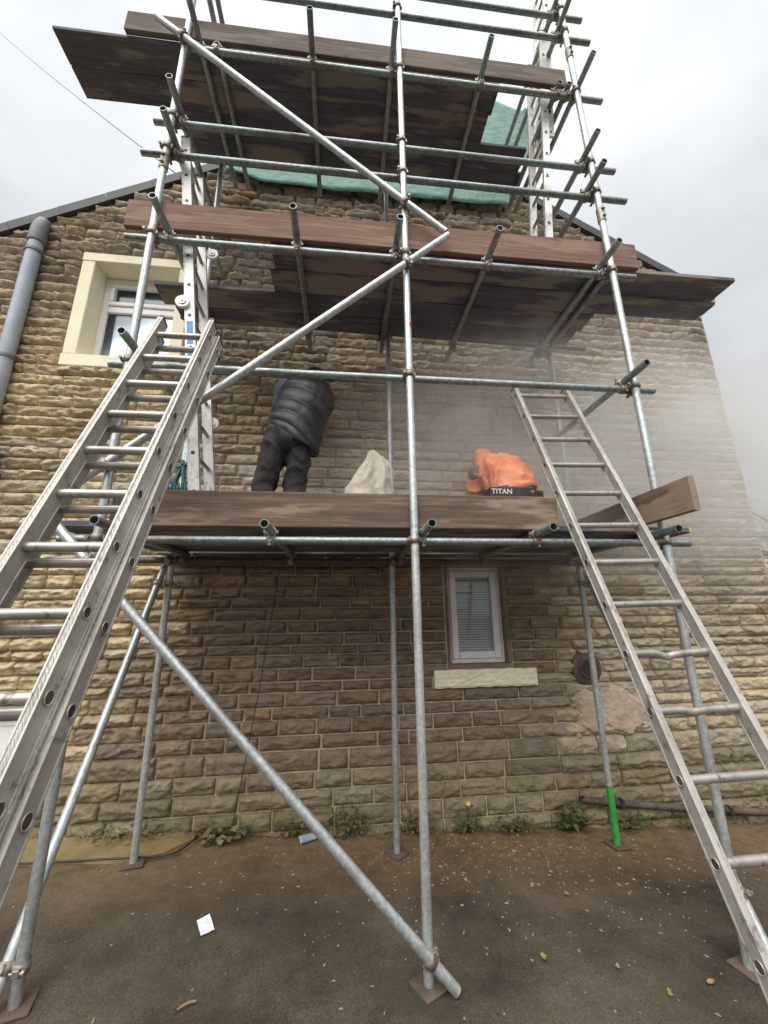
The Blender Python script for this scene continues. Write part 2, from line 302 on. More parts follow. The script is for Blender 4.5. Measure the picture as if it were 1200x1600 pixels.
# ------------------------------------------------------------------ mesh helpers
class MB:
    """collects shapes in world coordinates; build() links them as one mesh object"""
    def __init__(s): s.v = []; s.f = []; s.smooth = []
    def add(s, vs, fs, smooth=False):
        o = len(s.v); s.v += [tuple(p) for p in vs]
        s.f += [tuple(i+o for i in f) for f in fs]; s.smooth += [smooth]*len(fs); return s
    def box(s, lo, hi, ch=0.0):
        x0, y0, z0 = lo; x1, y1, z1 = hi
        if ch <= 0:
            vs = [(x0,y0,z0),(x1,y0,z0),(x1,y1,z0),(x0,y1,z0),(x0,y0,z1),(x1,y0,z1),(x1,y1,z1),(x0,y1,z1)]
            return s.add(vs, [(0,3,2,1),(4,5,6,7),(0,1,5,4),(1,2,6,5),(2,3,7,6),(3,0,4,7)])
        vs = []; idx = {}
        X = (x0, x1); Y = (y0, y1); Z = (z0, z1)
        for i in (0, 1):
            for j in (0, 1):
                for k in (0, 1):
                    sx, sy, sz = (1 if i == 0 else -1)*ch, (1 if j == 0 else -1)*ch, (1 if k == 0 else -1)*ch
                    idx[i,j,k,'x'] = len(vs); vs.append((X[i], Y[j]+sy, Z[k]+sz))
                    idx[i,j,k,'y'] = len(vs); vs.append((X[i]+sx, Y[j], Z[k]+sz))
                    idx[i,j,k,'z'] = len(vs); vs.append((X[i]+sx, Y[j]+sy, Z[k]))
        fs = []
        for i in (0, 1):
            fs.append([idx[i,0,0,'x'], idx[i,1,0,'x'], idx[i,1,1,'x'], idx[i,0,1,'x']])
            fs.append([idx[0,i,0,'y'], idx[1,i,0,'y'], idx[1,i,1,'y'], idx[0,i,1,'y']])
            fs.append([idx[0,0,i,'z'], idx[1,0,i,'z'], idx[1,1,i,'z'], idx[0,1,i,'z']])
        for a in (0, 1):
            for b_ in (0, 1):
                fs.append([idx[0,a,b_,'y'], idx[1,a,b_,'y'], idx[1,a,b_,'z'], idx[0,a,b_,'z']])
                fs.append([idx[a,0,b_,'x'], idx[a,1,b_,'x'], idx[a,1,b_,'z'], idx[a,0,b_,'z']])
                fs.append([idx[a,b_,0,'x'], idx[a,b_,1,'x'], idx[a,b_,1,'y'], idx[a,b_,0,'y']])
        for i in (0, 1):
            for j in (0, 1):
                for k in (0, 1): fs.append([idx[i,j,k,'x'], idx[i,j,k,'y'], idx[i,j,k,'z']])
        return s.add(vs, fs)
    def obox(s, c, ax, ay, az, hx, hy, hz, ch=0.0):
        t = MB().box((-hx,-hy,-hz), (hx,hy,hz), ch); c = Vector(c)
        return s.add([c + ax*p[0] + ay*p[1] + az*p[2] for p in t.v], t.f)
    def tube(s, p0, p1, r, seg=14, hollow=True, wall=0.0035, r1=None, depth=0.10):
        p0 = Vector(p0); p1 = Vector(p1); d = (p1-p0); ln = d.length; d.normalize()
        a = d.orthogonal().normalized(); b = d.cross(a); r1 = r if r1 is None else r1
        ring = lambda c, rr: [c + (a*math.cos(2*math.pi*i/seg) + b*math.sin(2*math.pi*i/seg))*rr for i in range(seg)]
        vs = ring(p0, r) + ring(p1, r1); fs = [(i, (i+1) % seg, seg+(i+1) % seg, seg+i) for i in range(seg)]
        s.add(vs, fs, True)
        for c, dd, rr, flip in ((p0, d, r, 1), (p1, -d, r1, 0)):
            if hollow:
                dep = min(depth, ln*0.4)
                vs = ring(c, rr) + ring(c, rr-wall) + ring(c+dd*dep, rr-wall)
                fs = []
                for i in range(seg):
                    j = (i+1) % seg
                    fs.append((i, seg+i, seg+j, j)); fs.append((seg+i, 2*seg+i, 2*seg+j, seg+j))
                fs.append(tuple(2*seg+i for i in range(seg)))
                if not flip: fs = [tuple(reversed(f)) for f in fs]
                s.add(vs, fs)
            else:
                f = tuple(range(seg)); s.add(ring(c, rr), [tuple(reversed(f)) if flip else f])
        return s
    def loft(s, path, seg=20, sub=5, ref=(0, 1, 0), mod=None, cap=True):
        """path: list of (centre, ru, rv), rings perpendicular to the path; Catmull-Rom between them"""
        pts = [(Vector(c), ru, rv) for c, ru, rv in path]; n = len(pts); fine = []
        for i in range(n-1):
            q = [pts[max(i-1, 0)], pts[i], pts[i+1], pts[min(i+2, n-1)]]
            for k in range(sub + (1 if i == n-2 else 0)):
                t = k/sub
                w = (-0.5*t+t*t-0.5*t**3, 1-2.5*t*t+1.5*t**3, 0.5*t+2*t*t-1.5*t**3, -0.5*t*t+0.5*t**3)
                fine.append((sum((q[a][0]*w[a] for a in range(4)), Vector()), max(1e-4, sum(q[a][1]*w[a] for a in range(4))), max(1e-4, sum(q[a][2]*w[a] for a in range(4)))))
        vs = []; m = len(fine); ref = Vector(ref)
        for i, (c, ru, rv) in enumerate(fine):
            tg = (fine[min(i+1, m-1)][0] - fine[max(i-1, 0)][0]).normalized()
            u = tg.cross(ref)
            if u.length < 0.05: u = tg.orthogonal()
            u.normalize(); v = u.cross(tg).normalized()
            for k in range(seg):
                a = 2*math.pi*k/seg; f = mod(i/(m-1), a) if mod else 1.0
                vs.append(c + u*math.cos(a)*ru*f + v*math.sin(a)*rv*f)
        fs = [(i*seg+k, i*seg+(k+1) % seg, (i+1)*seg+(k+1) % seg, (i+1)*seg+k) for i in range(m-1) for k in range(seg)]
        if cap: fs += [tuple(reversed(range(seg))), tuple((m-1)*seg+k for k in range(seg))]
        return s.add(vs, fs, True)
    def mesh(s, off=Vector((0, 0, 0))):
        me = bpy.data.meshes.new('m')
        me.from_pydata([(p[0]-off.x, p[1]-off.y, p[2]-off.z) for p in s.v], [], s.f)
        me.polygons.foreach_set('use_smooth', s.smooth); me.update(); return me
    def build(s, name, mat, parent=None):
        off = Vector((0, 0, 0)); q = parent
        while q is not None: off += q.location; q = q.parent
        me = s.mesh(off); me.name = name; me.materials.append(mat)
        o = bpy.data.objects.new(name, me); COL.objects.link(o); o.parent = parent
        bm = bmesh.new(); bm.from_mesh(me); bmesh.ops.recalc_face_normals(bm, faces=bm.faces); bm.to_mesh(me); bm.free()
        return o

def tag(o, label=None, cat=None, group=None, kind=None):
    if label: o['label'] = label
    if cat: o['category'] = cat
    if group: o['group'] = group
    if kind: o['kind'] = kind
    return o

def thing(name, label, cat, loc=(0, 0, 0), group=None):
    o = bpy.data.objects.new(name, None); COL.objects.link(o); o.location = loc; o.empty_display_size = 0.2
    return tag(o, label, cat, group)

def modifiers_blob(o, voxel=0.012, smooth=4, disp=0.0, dscale=0.08, crease=False):
    r = o.modifiers.new('remesh', 'REMESH'); r.mode = 'VOXEL'; r.voxel_size = voxel; r.use_smooth_shade = True
    k = o.modifiers.new('smooth', 'SMOOTH'); k.iterations = smooth; k.factor = 0.5
    if disp:
        tx = bpy.data.textures.new('folds', 'MUSGRAVE' if crease else 'CLOUDS'); tx.noise_scale = dscale
        if crease: tx.musgrave_type = 'RIDGED_MULTIFRACTAL'; tx.octaves = 2.5; tx.lacunarity = 2.2
        else: tx.noise_depth = 2
        d = o.modifiers.new('folds', 'DISPLACE'); d.texture = tx; d.strength = disp; d.mid_level = 0.5; d.texture_coords = 'LOCAL'

def project(p):
    q = Vector(p) - CAM_POS; z = q.dot(CF)
    return (600 + 608.2853*q.dot(CR)/z, 800 - 608.2853*q.dot(CU)/z, z)

GX = -0.0445
def ground_z(x): return GX*max(-5.0, min(5.0, x))

# ------------------------------------------------------------------ ground
def build_ground():
    xs = [-300, -60, -20, -8] + [-5 + 0.25*i for i in range(41)] + [8, 20, 60, 300]
    ys = [-300, -60, -20, -6] + [-2 + 0.25*i for i in range(29)] + [8, 20, 60, 300]
    mb = MB(); vs = []
    for y in ys:
        for x in xs:
            dz = 0.012*noise.noise((x*1.3, y*1.3, 0)) if abs(x) < 5 and -2 < y < 5 else 0
            vs.append((x, y, ground_z(x) + dz))
    w = len(xs)
    mb.add(vs, [(j*w+i, j*w+i+1, (j+1)*w+i+1, (j+1)*w+i) for j in range(len(ys)-1) for i in range(w-1)], True)
    tag(mb.build('ground', M['tarmac']), kind='structure')
build_ground()

# ------------------------------------------------------------------ house
HOUSE_ROT = math.atan(0.0166)
HX0, HX1, APX, APZ, EZ0, EZ1 = -3.62, 4.34, 0.41, 7.70, 5.29, 5.47
def verge_z(x): return EZ0 + (APZ-EZ0)*(x-HX0)/(APX-HX0) if x < APX else EZ1 + (APZ-EZ1)*(HX1-x)/(HX1-APX)
house = thing('stone_house', 'rock-faced sandstone house with gable end wall behind the scaffold', 'house', (0, 3.5459, 0))
house.rotation_euler.z = HOUSE_ROT
HL = Vector(house.location)
def hp(mb, name, mat, parent=None):
    """part of the house, built in the wall's own coordinates (x along the wall, -y towards the viewer)"""
    me = mb.mesh(); me.name = name; me.materials.append(mat)
    o = bpy.data.objects.new(name, me); COL.objects.link(o); o.parent = parent or house
    bm = bmesh.new(); bm.from_mesh(me); bmesh.ops.recalc_face_normals(bm, faces=bm.faces); bm.to_mesh(me); bm.free()
    return o
def house_to_world(x, y, z):
    c, s_ = math.cos(HOUSE_ROT), math.sin(HOUSE_ROT)
    return Vector((x*c - y*s_, HL.y + x*s_ + y*c, z))

# openings in the wall (x0, x1, z0, z1)
OPEN_UP = (-2.69, -1.62, 3.92, 5.245)      # painted stone surround of the upper window
OPEN_LOW = (0.925, 1.50, 1.005, 2.045)
OPEN_BASE = (-3.30, -2.36, -0.20, 0.895)
def build_wall():
    # mortar bed with the openings left out
    mb = MB()
    xs = sorted({HX0, HX1, OPEN_UP[0]+0.125, OPEN_UP[1]-0.125, OPEN_LOW[0], OPEN_LOW[1], OPEN_BASE[0], OPEN_BASE[1]})
    zs = sorted({-0.6, EZ0-0.001, OPEN_UP[2]+0.125, OPEN_UP[3]-0.105, OPEN_LOW[2]+0.13, OPEN_LOW[3], OPEN_BASE[2], OPEN_BASE[3]})
    holes = [(OPEN_UP[0]+0.125, OPEN_UP[1]-0.125, OPEN_UP[2]+0.125, OPEN_UP[3]-0.105), (OPEN_LOW[0], OPEN_LOW[1], OPEN_LOW[2]+0.13, OPEN_LOW[3]), OPEN_BASE]
    for i in range(len(xs)-1):
        for k in range(len(zs)-1):
            cx, cz = (xs[i]+xs[i+1])/2, (zs[k]+zs[k+1])/2
            if any(h[0] < cx < h[1] and h[2] < cz < h[3] for h in holes): continue
            mb.add([(xs[i],-.002,zs[k]), (xs[i+1],-.002,zs[k]), (xs[i+1],-.002,zs[k+1]), (xs[i],-.002,zs[k+1])], [(0,1,2,3)])
    z = EZ0-0.001
    mb.add([(HX0,-.005,z), (HX1,-.005,z), (HX1,-.005,EZ1), (APX,-.005,APZ), (HX0,-.005,EZ0)], [(0,1,2,3,4)])
    # side and rear walls of the house, reveals of the openings
    mb.add([(HX0,0,-.6), (HX0,8,-.6), (HX0,8,EZ0), (HX0,0,EZ0)], [(0,1,2,3)])
    mb.add([(HX1,0,-.6), (HX1,8,-.6), (HX1,8,EZ1), (HX1,0,EZ1)], [(0,1,2,3)])
    mb.add([(HX0,8,-.6), (HX1,8,-.6), (HX1,8,EZ1), (APX,8,APZ), (HX0,8,EZ0)], [(0,1,2,3,4)])
    for h, d in zip(holes, (0.30, 0.16, 0.2)):
        x0, x1, z0, z1 = h
        if d == 0.30: continue
        mb.add([(x0,0,z0),(x0,d,z0),(x0,d,z1),(x0,0,z1)], [(0,1,2,3)]); mb.add([(x1,0,z0),(x1,d,z0),(x1,d,z1),(x1,0,z1)], [(0,1,2,3)])
        mb.add([(x0,0,z1),(x0,d,z1),(x1,d,z1),(x1,0,z1)], [(0,1,2,3)]); mb.add([(x0,0,z0),(x0,d,z0),(x1,d,z0),(x1,0,z0)], [(0,1,2,3)])
    wall = hp(mb, 'wall', M['mortar'])

    def sm(a, b, x):
        t = max(0.0, min(1.0, (x-a)/(b-a))); return t*t*(3-2*t)
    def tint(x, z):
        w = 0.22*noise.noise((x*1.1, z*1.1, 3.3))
        yellow = Vector((0.58, 0.475, 0.30)); dark = Vector((0.25, 0.195, 0.142)); base = Vector((0.28, 0.235, 0.155))  # dark: browner dirty stone, with some platform shade put into the tint
        right = Vector((0.52, 0.45, 0.325)); worked = Vector((0.60, 0.535, 0.43)); soot_shade = Vector((0.33, 0.285, 0.225))
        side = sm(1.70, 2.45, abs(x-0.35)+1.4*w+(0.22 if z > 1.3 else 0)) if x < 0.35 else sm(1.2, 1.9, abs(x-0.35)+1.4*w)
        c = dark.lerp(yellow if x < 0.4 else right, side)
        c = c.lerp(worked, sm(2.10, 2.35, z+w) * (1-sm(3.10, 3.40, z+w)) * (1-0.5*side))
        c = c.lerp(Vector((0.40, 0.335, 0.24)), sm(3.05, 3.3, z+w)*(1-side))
        c = c.lerp(soot_shade, sm(3.7, 4.9, z+2*w)*0.92)
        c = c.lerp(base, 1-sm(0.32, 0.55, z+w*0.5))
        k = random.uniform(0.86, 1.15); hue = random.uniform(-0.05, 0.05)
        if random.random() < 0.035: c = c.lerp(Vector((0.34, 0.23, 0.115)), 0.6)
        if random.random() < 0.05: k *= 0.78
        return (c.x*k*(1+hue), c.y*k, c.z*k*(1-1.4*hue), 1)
    def relief(x, z):
        r1 = 1-2*abs(noise.noise((x*7.5, z*19, 0.0))); r2 = 1-2*abs(noise.noise((x*17, z*38, 5.0)))
        return (r1-0.55)*0.55 + (r2-0.55)*0.40 + noise.noise((x*50, z*75, 9.0))*0.20
    # courses
    zb = [-0.36, -0.23, -0.09, 0.045, 0.175, 0.305, 0.44, 0.58, 0.70, 0.805, 0.905, 1.005]
    zb += [1.005 + (2.045-1.005)/11*i for i in range(1, 12)]
    zb += [2.045 + (3.92-2.045)/18*i for i in range(1, 19)]
    zb += [3.92 + (5.245-3.92)/13*i for i in range(1, 14)]
    while zb[-1] < 7.7: zb.append(zb[-1] + 0.105)
    fixed = {round(q, 3) for q in (1.005, 2.045, 3.92, 5.245)}
    zb = [q if round(q, 3) in fixed or q > 7.5 else q + random.uniform(-0.014, 0.014) for q in zb]
    stones = []
    for k in range(len(zb)-1):
        z0, z1 = zb[k], zb[k+1]; zc = (z0+z1)/2
        if zc > 5.29:
            xa = HX0 + (zc-EZ0)/(APZ-EZ0)*(APX-HX0) + 0.05; xb = HX1 - (zc-EZ1)/(APZ-EZ1)*(HX1-APX) - 0.05 if zc > EZ1 else HX1
        else: xa, xb = HX0, HX1
        spans = [(xa, xb)]
        for h in (OPEN_UP, OPEN_LOW, OPEN_BASE):
            if h[2] < zc < h[3]:
                h0, h1 = (h[0], h[1]) if not (h is OPEN_LOW and zc < 1.14) else (0.785, 1.707)
                nx = []
                for a, b_ in spans:
                    if h1 <= a or h0 >= b_: nx.append((a, b_)); continue
                    if h0 > a: nx.append((a, h0-0.01))
                    if h1 < b_: nx.append((h1+0.01, b_))
                spans = nx
        for a, b_ in spans:
            x = a
            while x < b_-0.02:
                ln = random.uniform(0.19, 0.46)*(1.12 if zc < 1.0 else 1.0)
                if b_-x-ln < 0.12: ln = b_-x
                stones.append((x, x+ln, z0, z1)); x += ln
    def make_stone(x0, x1, z0, z1):
        zc = (z0+z1)/2; xc = (x0+x1)/2
        loose = abs(xc-0.35) > 1.7 or zc > 3.4; g = random.uniform(0.002, 0.0055) if loose else random.uniform(0.006, 0.0105)
        a0, a1, c0, c1 = x0+g, x1-g, z0+g*0.8, z1-g*0.8
        wpx = project(house_to_world(xc, 0, zc)); near = 0 < wpx[2] < 5.2 and zc < 4.4
        cell = 0.0145 if near else 0.024
        nu = max(3, int((a1-a0)/cell)); nv = 9 if near else 6
        worked = 2.3 < zc < 3.1 and -1.0 < xc < 2.3
        amp = random.uniform(0.026, 0.056)*(0.5 if worked else 1.0)*(0.75 if zc < 1.3 else 1.05)
        ridge = random.uniform(0.42, 0.86); ph = random.uniform(0, 9)
        vs = []
        for j in range(nv+1):
            v = j/nv
            for i in range(nu+1):
                u = i/nu
                x = a0+(a1-a0)*u; z = c0+(c1-c0)*v
                er = 0.006 if loose else 0.010; eu = min(u*(a1-a0)/er, (1-u)*(a1-a0)/(0.09 if x1 > HX1-0.01 else er)); ev = min(v*(c1-c0), (1-v)*(c1-c0))/0.0075
                e = min(1.0, eu)*min(1.0, ev)
                rl = ridge + 0.38*noise.noise((x*9, ph, 1.0))
                rl = max(0.16, min(0.86, rl + 0.24*noise.noise((x*26, ph, 6.0)))); q = v-rl
                prof = 1-0.80*q/(1-rl) if q > 0 else 1+0.70*q/rl
                d = 0.0105 + e*(amp*prof + (0.012 if worked else 0.034 if loose else 0.027)*relief(x+ph*3, z))
                if i in (0, nu): x += 0.005*noise.noise((z*30, x0*7, 2))
                if j in (0, nv): z += 0.004*noise.noise((x*25, z0*9, 4))
                vs.append((x, -max(0.006, d), z))
        w = nu+1
        fs = [(j*w+i, j*w+i+1, (j+1)*w+i+1, (j+1)*w+i) for j in range(nv) for i in range(nu)]
        loop = [i for i in range(w)] + [j*w+nu for j in range(1, nv+1)] + [nv*w+i for i in range(nu-1, -1, -1)] + [j*w for j in range(nv-1, 0, -1)]
        b0 = len(vs)
        vs += [(vs[q][0], 0.012, vs[q][2]) for q in loop]
        n = len(loop)
        fs += [(loop[(q+1) % n], loop[q], b0+q, b0+(q+1) % n) for q in range(n)]
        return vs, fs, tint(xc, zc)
    ranked = []
    for s_ in stones:
        c = house_to_world((s_[0]+s_[1])/2, 0, (s_[2]+s_[3])/2); px, py, dz = project(c)
        vis = dz > 0 and -10 < px < 1210 and -10 < py < 1610 and s_[3] > 0.02
        area = (s_[1]-s_[0])*(s_[3]-s_[2])/dz**2 if vis else 0
        ranked.append((area, s_))
    ranked.sort(key=lambda q: -q[0])
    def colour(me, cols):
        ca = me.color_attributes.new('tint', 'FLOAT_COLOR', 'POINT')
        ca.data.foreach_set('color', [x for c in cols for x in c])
    for area, s_ in ranked[:300]:
        vs, fs, tc = make_stone(*s_)
        cx, cz = (s_[0]+s_[1])/2, (s_[2]+s_[3])/2
        me = bpy.data.meshes.new('stone'); me.from_pydata([(p[0]-cx, p[1], p[2]-cz) for p in vs], [], fs)
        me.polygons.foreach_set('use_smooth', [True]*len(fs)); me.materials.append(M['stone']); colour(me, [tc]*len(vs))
        o = bpy.data.objects.new('stone', me); COL.objects.link(o); o.parent = wall; o.location = (cx, 0, cz)
    V = []; F = []; C = []
    for area, s_ in ranked[300:]:
        vs, fs, tc = make_stone(*s_); o = len(V)
        V += vs; F += [tuple(i+o for i in f) for f in fs]; C += [tc]*len(vs)
    # quoins returning round the right-hand corner
    me = bpy.data.meshes.new('stonework'); me.from_pydata(V, [], F); me.polygons.foreach_set('use_smooth', [True]*len(F))
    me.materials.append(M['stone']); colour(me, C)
    o = bpy.data.objects.new('stonework', me); COL.objects.link(o); o.parent = wall; o['kind'] = 'stuff'
    return wall
WALL = build_wall()

def build_windows():
    def frame_bar(mb, x0, x1, z0, z1, y0, y1): mb.box((x0, y0, z0), (x1, y1, z1), 0.006)
    # --- upper window: four painted stones round a white two-light frame
    x0, x1, z0, z1 = OPEN_UP; d = 0.18
    ix0, ix1, iz0, iz1 = x0+0.125, x1-0.125, z0+0.125, z1-0.105
    win = hp(MB().box((ix0, d+0.0, iz0), (ix0+0.065, d+0.06, iz1), 0.008).box((ix1-0.065, d, iz0), (ix1, d+0.06, iz1), 0.008)
             .box((ix0+0.066, d, iz1-0.07), (ix1-0.066, d+0.06, iz1), 0.008).box((ix0+0.066, d, iz0), (ix1-0.066, d+0.06, iz0+0.07), 0.008)
             .box((ix0+0.066, d+0.004, 4.715), (ix1-0.066, d+0.06, 4.79), 0.008), 'window', M['upvc'])
    win['label'] = 'upper window with white frame set deep in cream painted stone'
    for nm, a in (('lintel', (x0, x1, iz1, z1)), ('sill', (x0-0.005, x1+0.005, z0, iz0)), ('jamb', (x0+0.004, ix0, iz0+0.001, iz1-0.001)), ('jamb', (ix1, x1-0.004, iz0+0.001, iz1-0.001))):
        mb = MB(); n = 14
        y0 = -0.034 if nm != 'jamb' else -0.030
        mb.box((a[0], y0, a[2]), (a[1], 0.25, a[3]), 0.006)
        hp(mb, nm, M['cream'], win)
    hp(MB().box((ix0+0.066, d-0.012, 4.795), (ix1-0.066, d+0.05, 4.845), 0.008).box((ix0+0.066, d-0.012, iz1-0.115), (ix1-0.066, d+0.05, iz1-0.071), 0.008)
       .box((ix0+0.066, d-0.012, 4.846), (ix0+0.106, d+0.05, iz1-0.116), 0.006).box((ix1-0.106, d-0.012, 4.846), (ix1-0.066, d+0.05, iz1-0.116), 0.006), 'opening_sash', M['upvc'], win)
    for za, zb_ in ((iz0+0.071, 4.714), (4.846, iz1-0.116)):
        hp(MB().box((ix0+0.067, d+0.03, za), (ix1-0.067, d+0.034, zb_)), 'pane', M['glass'], win)
    hp(MB().box((ix0+0.01, d+0.062, iz0), (ix1-0.01, d+0.07, iz1)), 'sky_panel', M['sky_panel'], win)  # added panel behind the glass, gives the panes their sky reflection
    # --- small lower window
    x0, x1, z0, z1 = 0.955, 1.475, 1.185, 2.04; d = 0.06
    win = hp(MB().box((x0, d, z0), (x0+0.028, d+0.06, z1), 0.004).box((x1-0.028, d, z0), (x1, d+0.06, z1), 0.004)
             .box((x0+0.029, d, z1-0.028), (x1-0.029, d+0.06, z1), 0.004).box((x0+0.029, d, z0), (x1-0.029, d+0.06, z0+0.035), 0.004), 'window', M['upvc'])
    win['label'] = 'small white framed window with a drawn blind above the cream sill'
    a0, a1, c0, c1 = x0+0.03, x1-0.03, z0+0.037, z1-0.03
    hp(MB().box((a0, d-0.014, c0), (a0+0.062, d+0.04, c1), 0.008).box((a1-0.062, d-0.014, c0), (a1, d+0.04, c1), 0.008)
       .box((a0+0.063, d-0.014, c1-0.062), (a1-0.063, d+0.04, c1), 0.008).box((a0+0.063, d-0.014, c0), (a1-0.063, d+0.04, c0+0.062), 0.008), 'opening_sash', M['upvc'], win)
    hp(MB().box((a0+0.063, d+0.012, c0+0.063), (a1-0.063, d+0.016, c1-0.063)), 'pane', M['glass'], win)
    mb = MB(); z = c0+0.05; 
    while z < c1-0.04:
        t = 0.3+0.15*noise.noise((z*9, 1, 1))
        mb.add([(a0+0.04, d+0.045, z), (a1-0.04, d+0.045, z+0.004*noise.noise((z*30, 2, 2))), (a1-0.04, d+0.045+0.018*t*2, z+0.017), (a0+0.04, d+0.045+0.018*t*2, z+0.017)], [(0,1,2,3)])
        z += 0.0225
    hp(mb, 'blind', M['blind'], win)
    hp(MB().box((a0, d+0.12, c0), (a1, d+0.13, c1)), 'dark_room', M['room'], win)
    # rough hewn painted stone sill
    mb = MB(); nx, nz_ = 40, 8; sx0, sx1, sz0, sz1 = 0.785, 1.707, 1.003, 1.146; vs = []
    for j in range(nz_+1):
        for i in range(nx+1):
            x = sx0+(sx1-sx0)*i/nx; z = sz0+(sz1-sz0)*j/nz_
            e = min(1, min(i, nx-i)/1.0)*min(1, min(j, nz_-j)/1.0)
            zz = z + (0.006*noise.noise((x*14, j, 3)) if j in (0, nz_) else 0)
            vs.append((x, -0.055 - e*0.012 - 0.010*e*noise.noise((x*26, z*60, 2)), zz))
    w = nx+1; fs = [(j*w+i, j*w+i+1, (j+1)*w+i+1, (j+1)*w+i) for j in range(nz_) for i in range(nx)]
    loop = list(range(w)) + [j*w+nx for j in range(1, nz_+1)] + [nz_*w+i for i in range(nx-1, -1, -1)] + [j*w for j in range(nz_-1, 0, -1)]
    b0 = len(vs); vs += [(vs[q][0], 0.10, vs[q][2]) for q in loop]; n = len(loop)
    fs += [(loop[(q+1) % n], loop[q], b0+q, b0+(q+1) % n) for q in range(n)]
    mb.add(vs, fs); hp(mb, 'sill', M['cream'], win)
    # mortar fillet round the frame and bed under it
    hp(MB().box((0.928, -0.012, 1.146), (1.50, 0.10, 1.184), 0.006).box((0.928, -0.012, 1.1845), (0.9545, 0.10, 2.042), 0.006).box((1.4755, -0.012, 1.1845), (1.512, 0.10, 2.042), 0.006), 'mortar_fillet', M['fillet'], win)
    # --- white window low down at the left
    x0, x1, z0, z1 = OPEN_BASE; d = 0.03
    win = hp(MB().box((x0, d, z0), (x0+0.06, d+0.06, z1), 0.006).box((x1-0.06, d, z0), (x1, d+0.06, z1), 0.006)
             .box((x0+0.061, d, z1-0.065), (x1-0.061, d+0.06, z1), 0.006).box((x0+0.061, d, z0), (x1-0.061, d+0.06, z0+0.06), 0.006), 'window', M['upvc'])
    win['label'] = 'white plastic window low in the wall behind the big ladder'
    hp(MB().box((x0+0.062, d+0.008, z0+0.061), (x1-0.062, d+0.05, z1-0.066)), 'panel', M['upvc'], win)
build_windows()

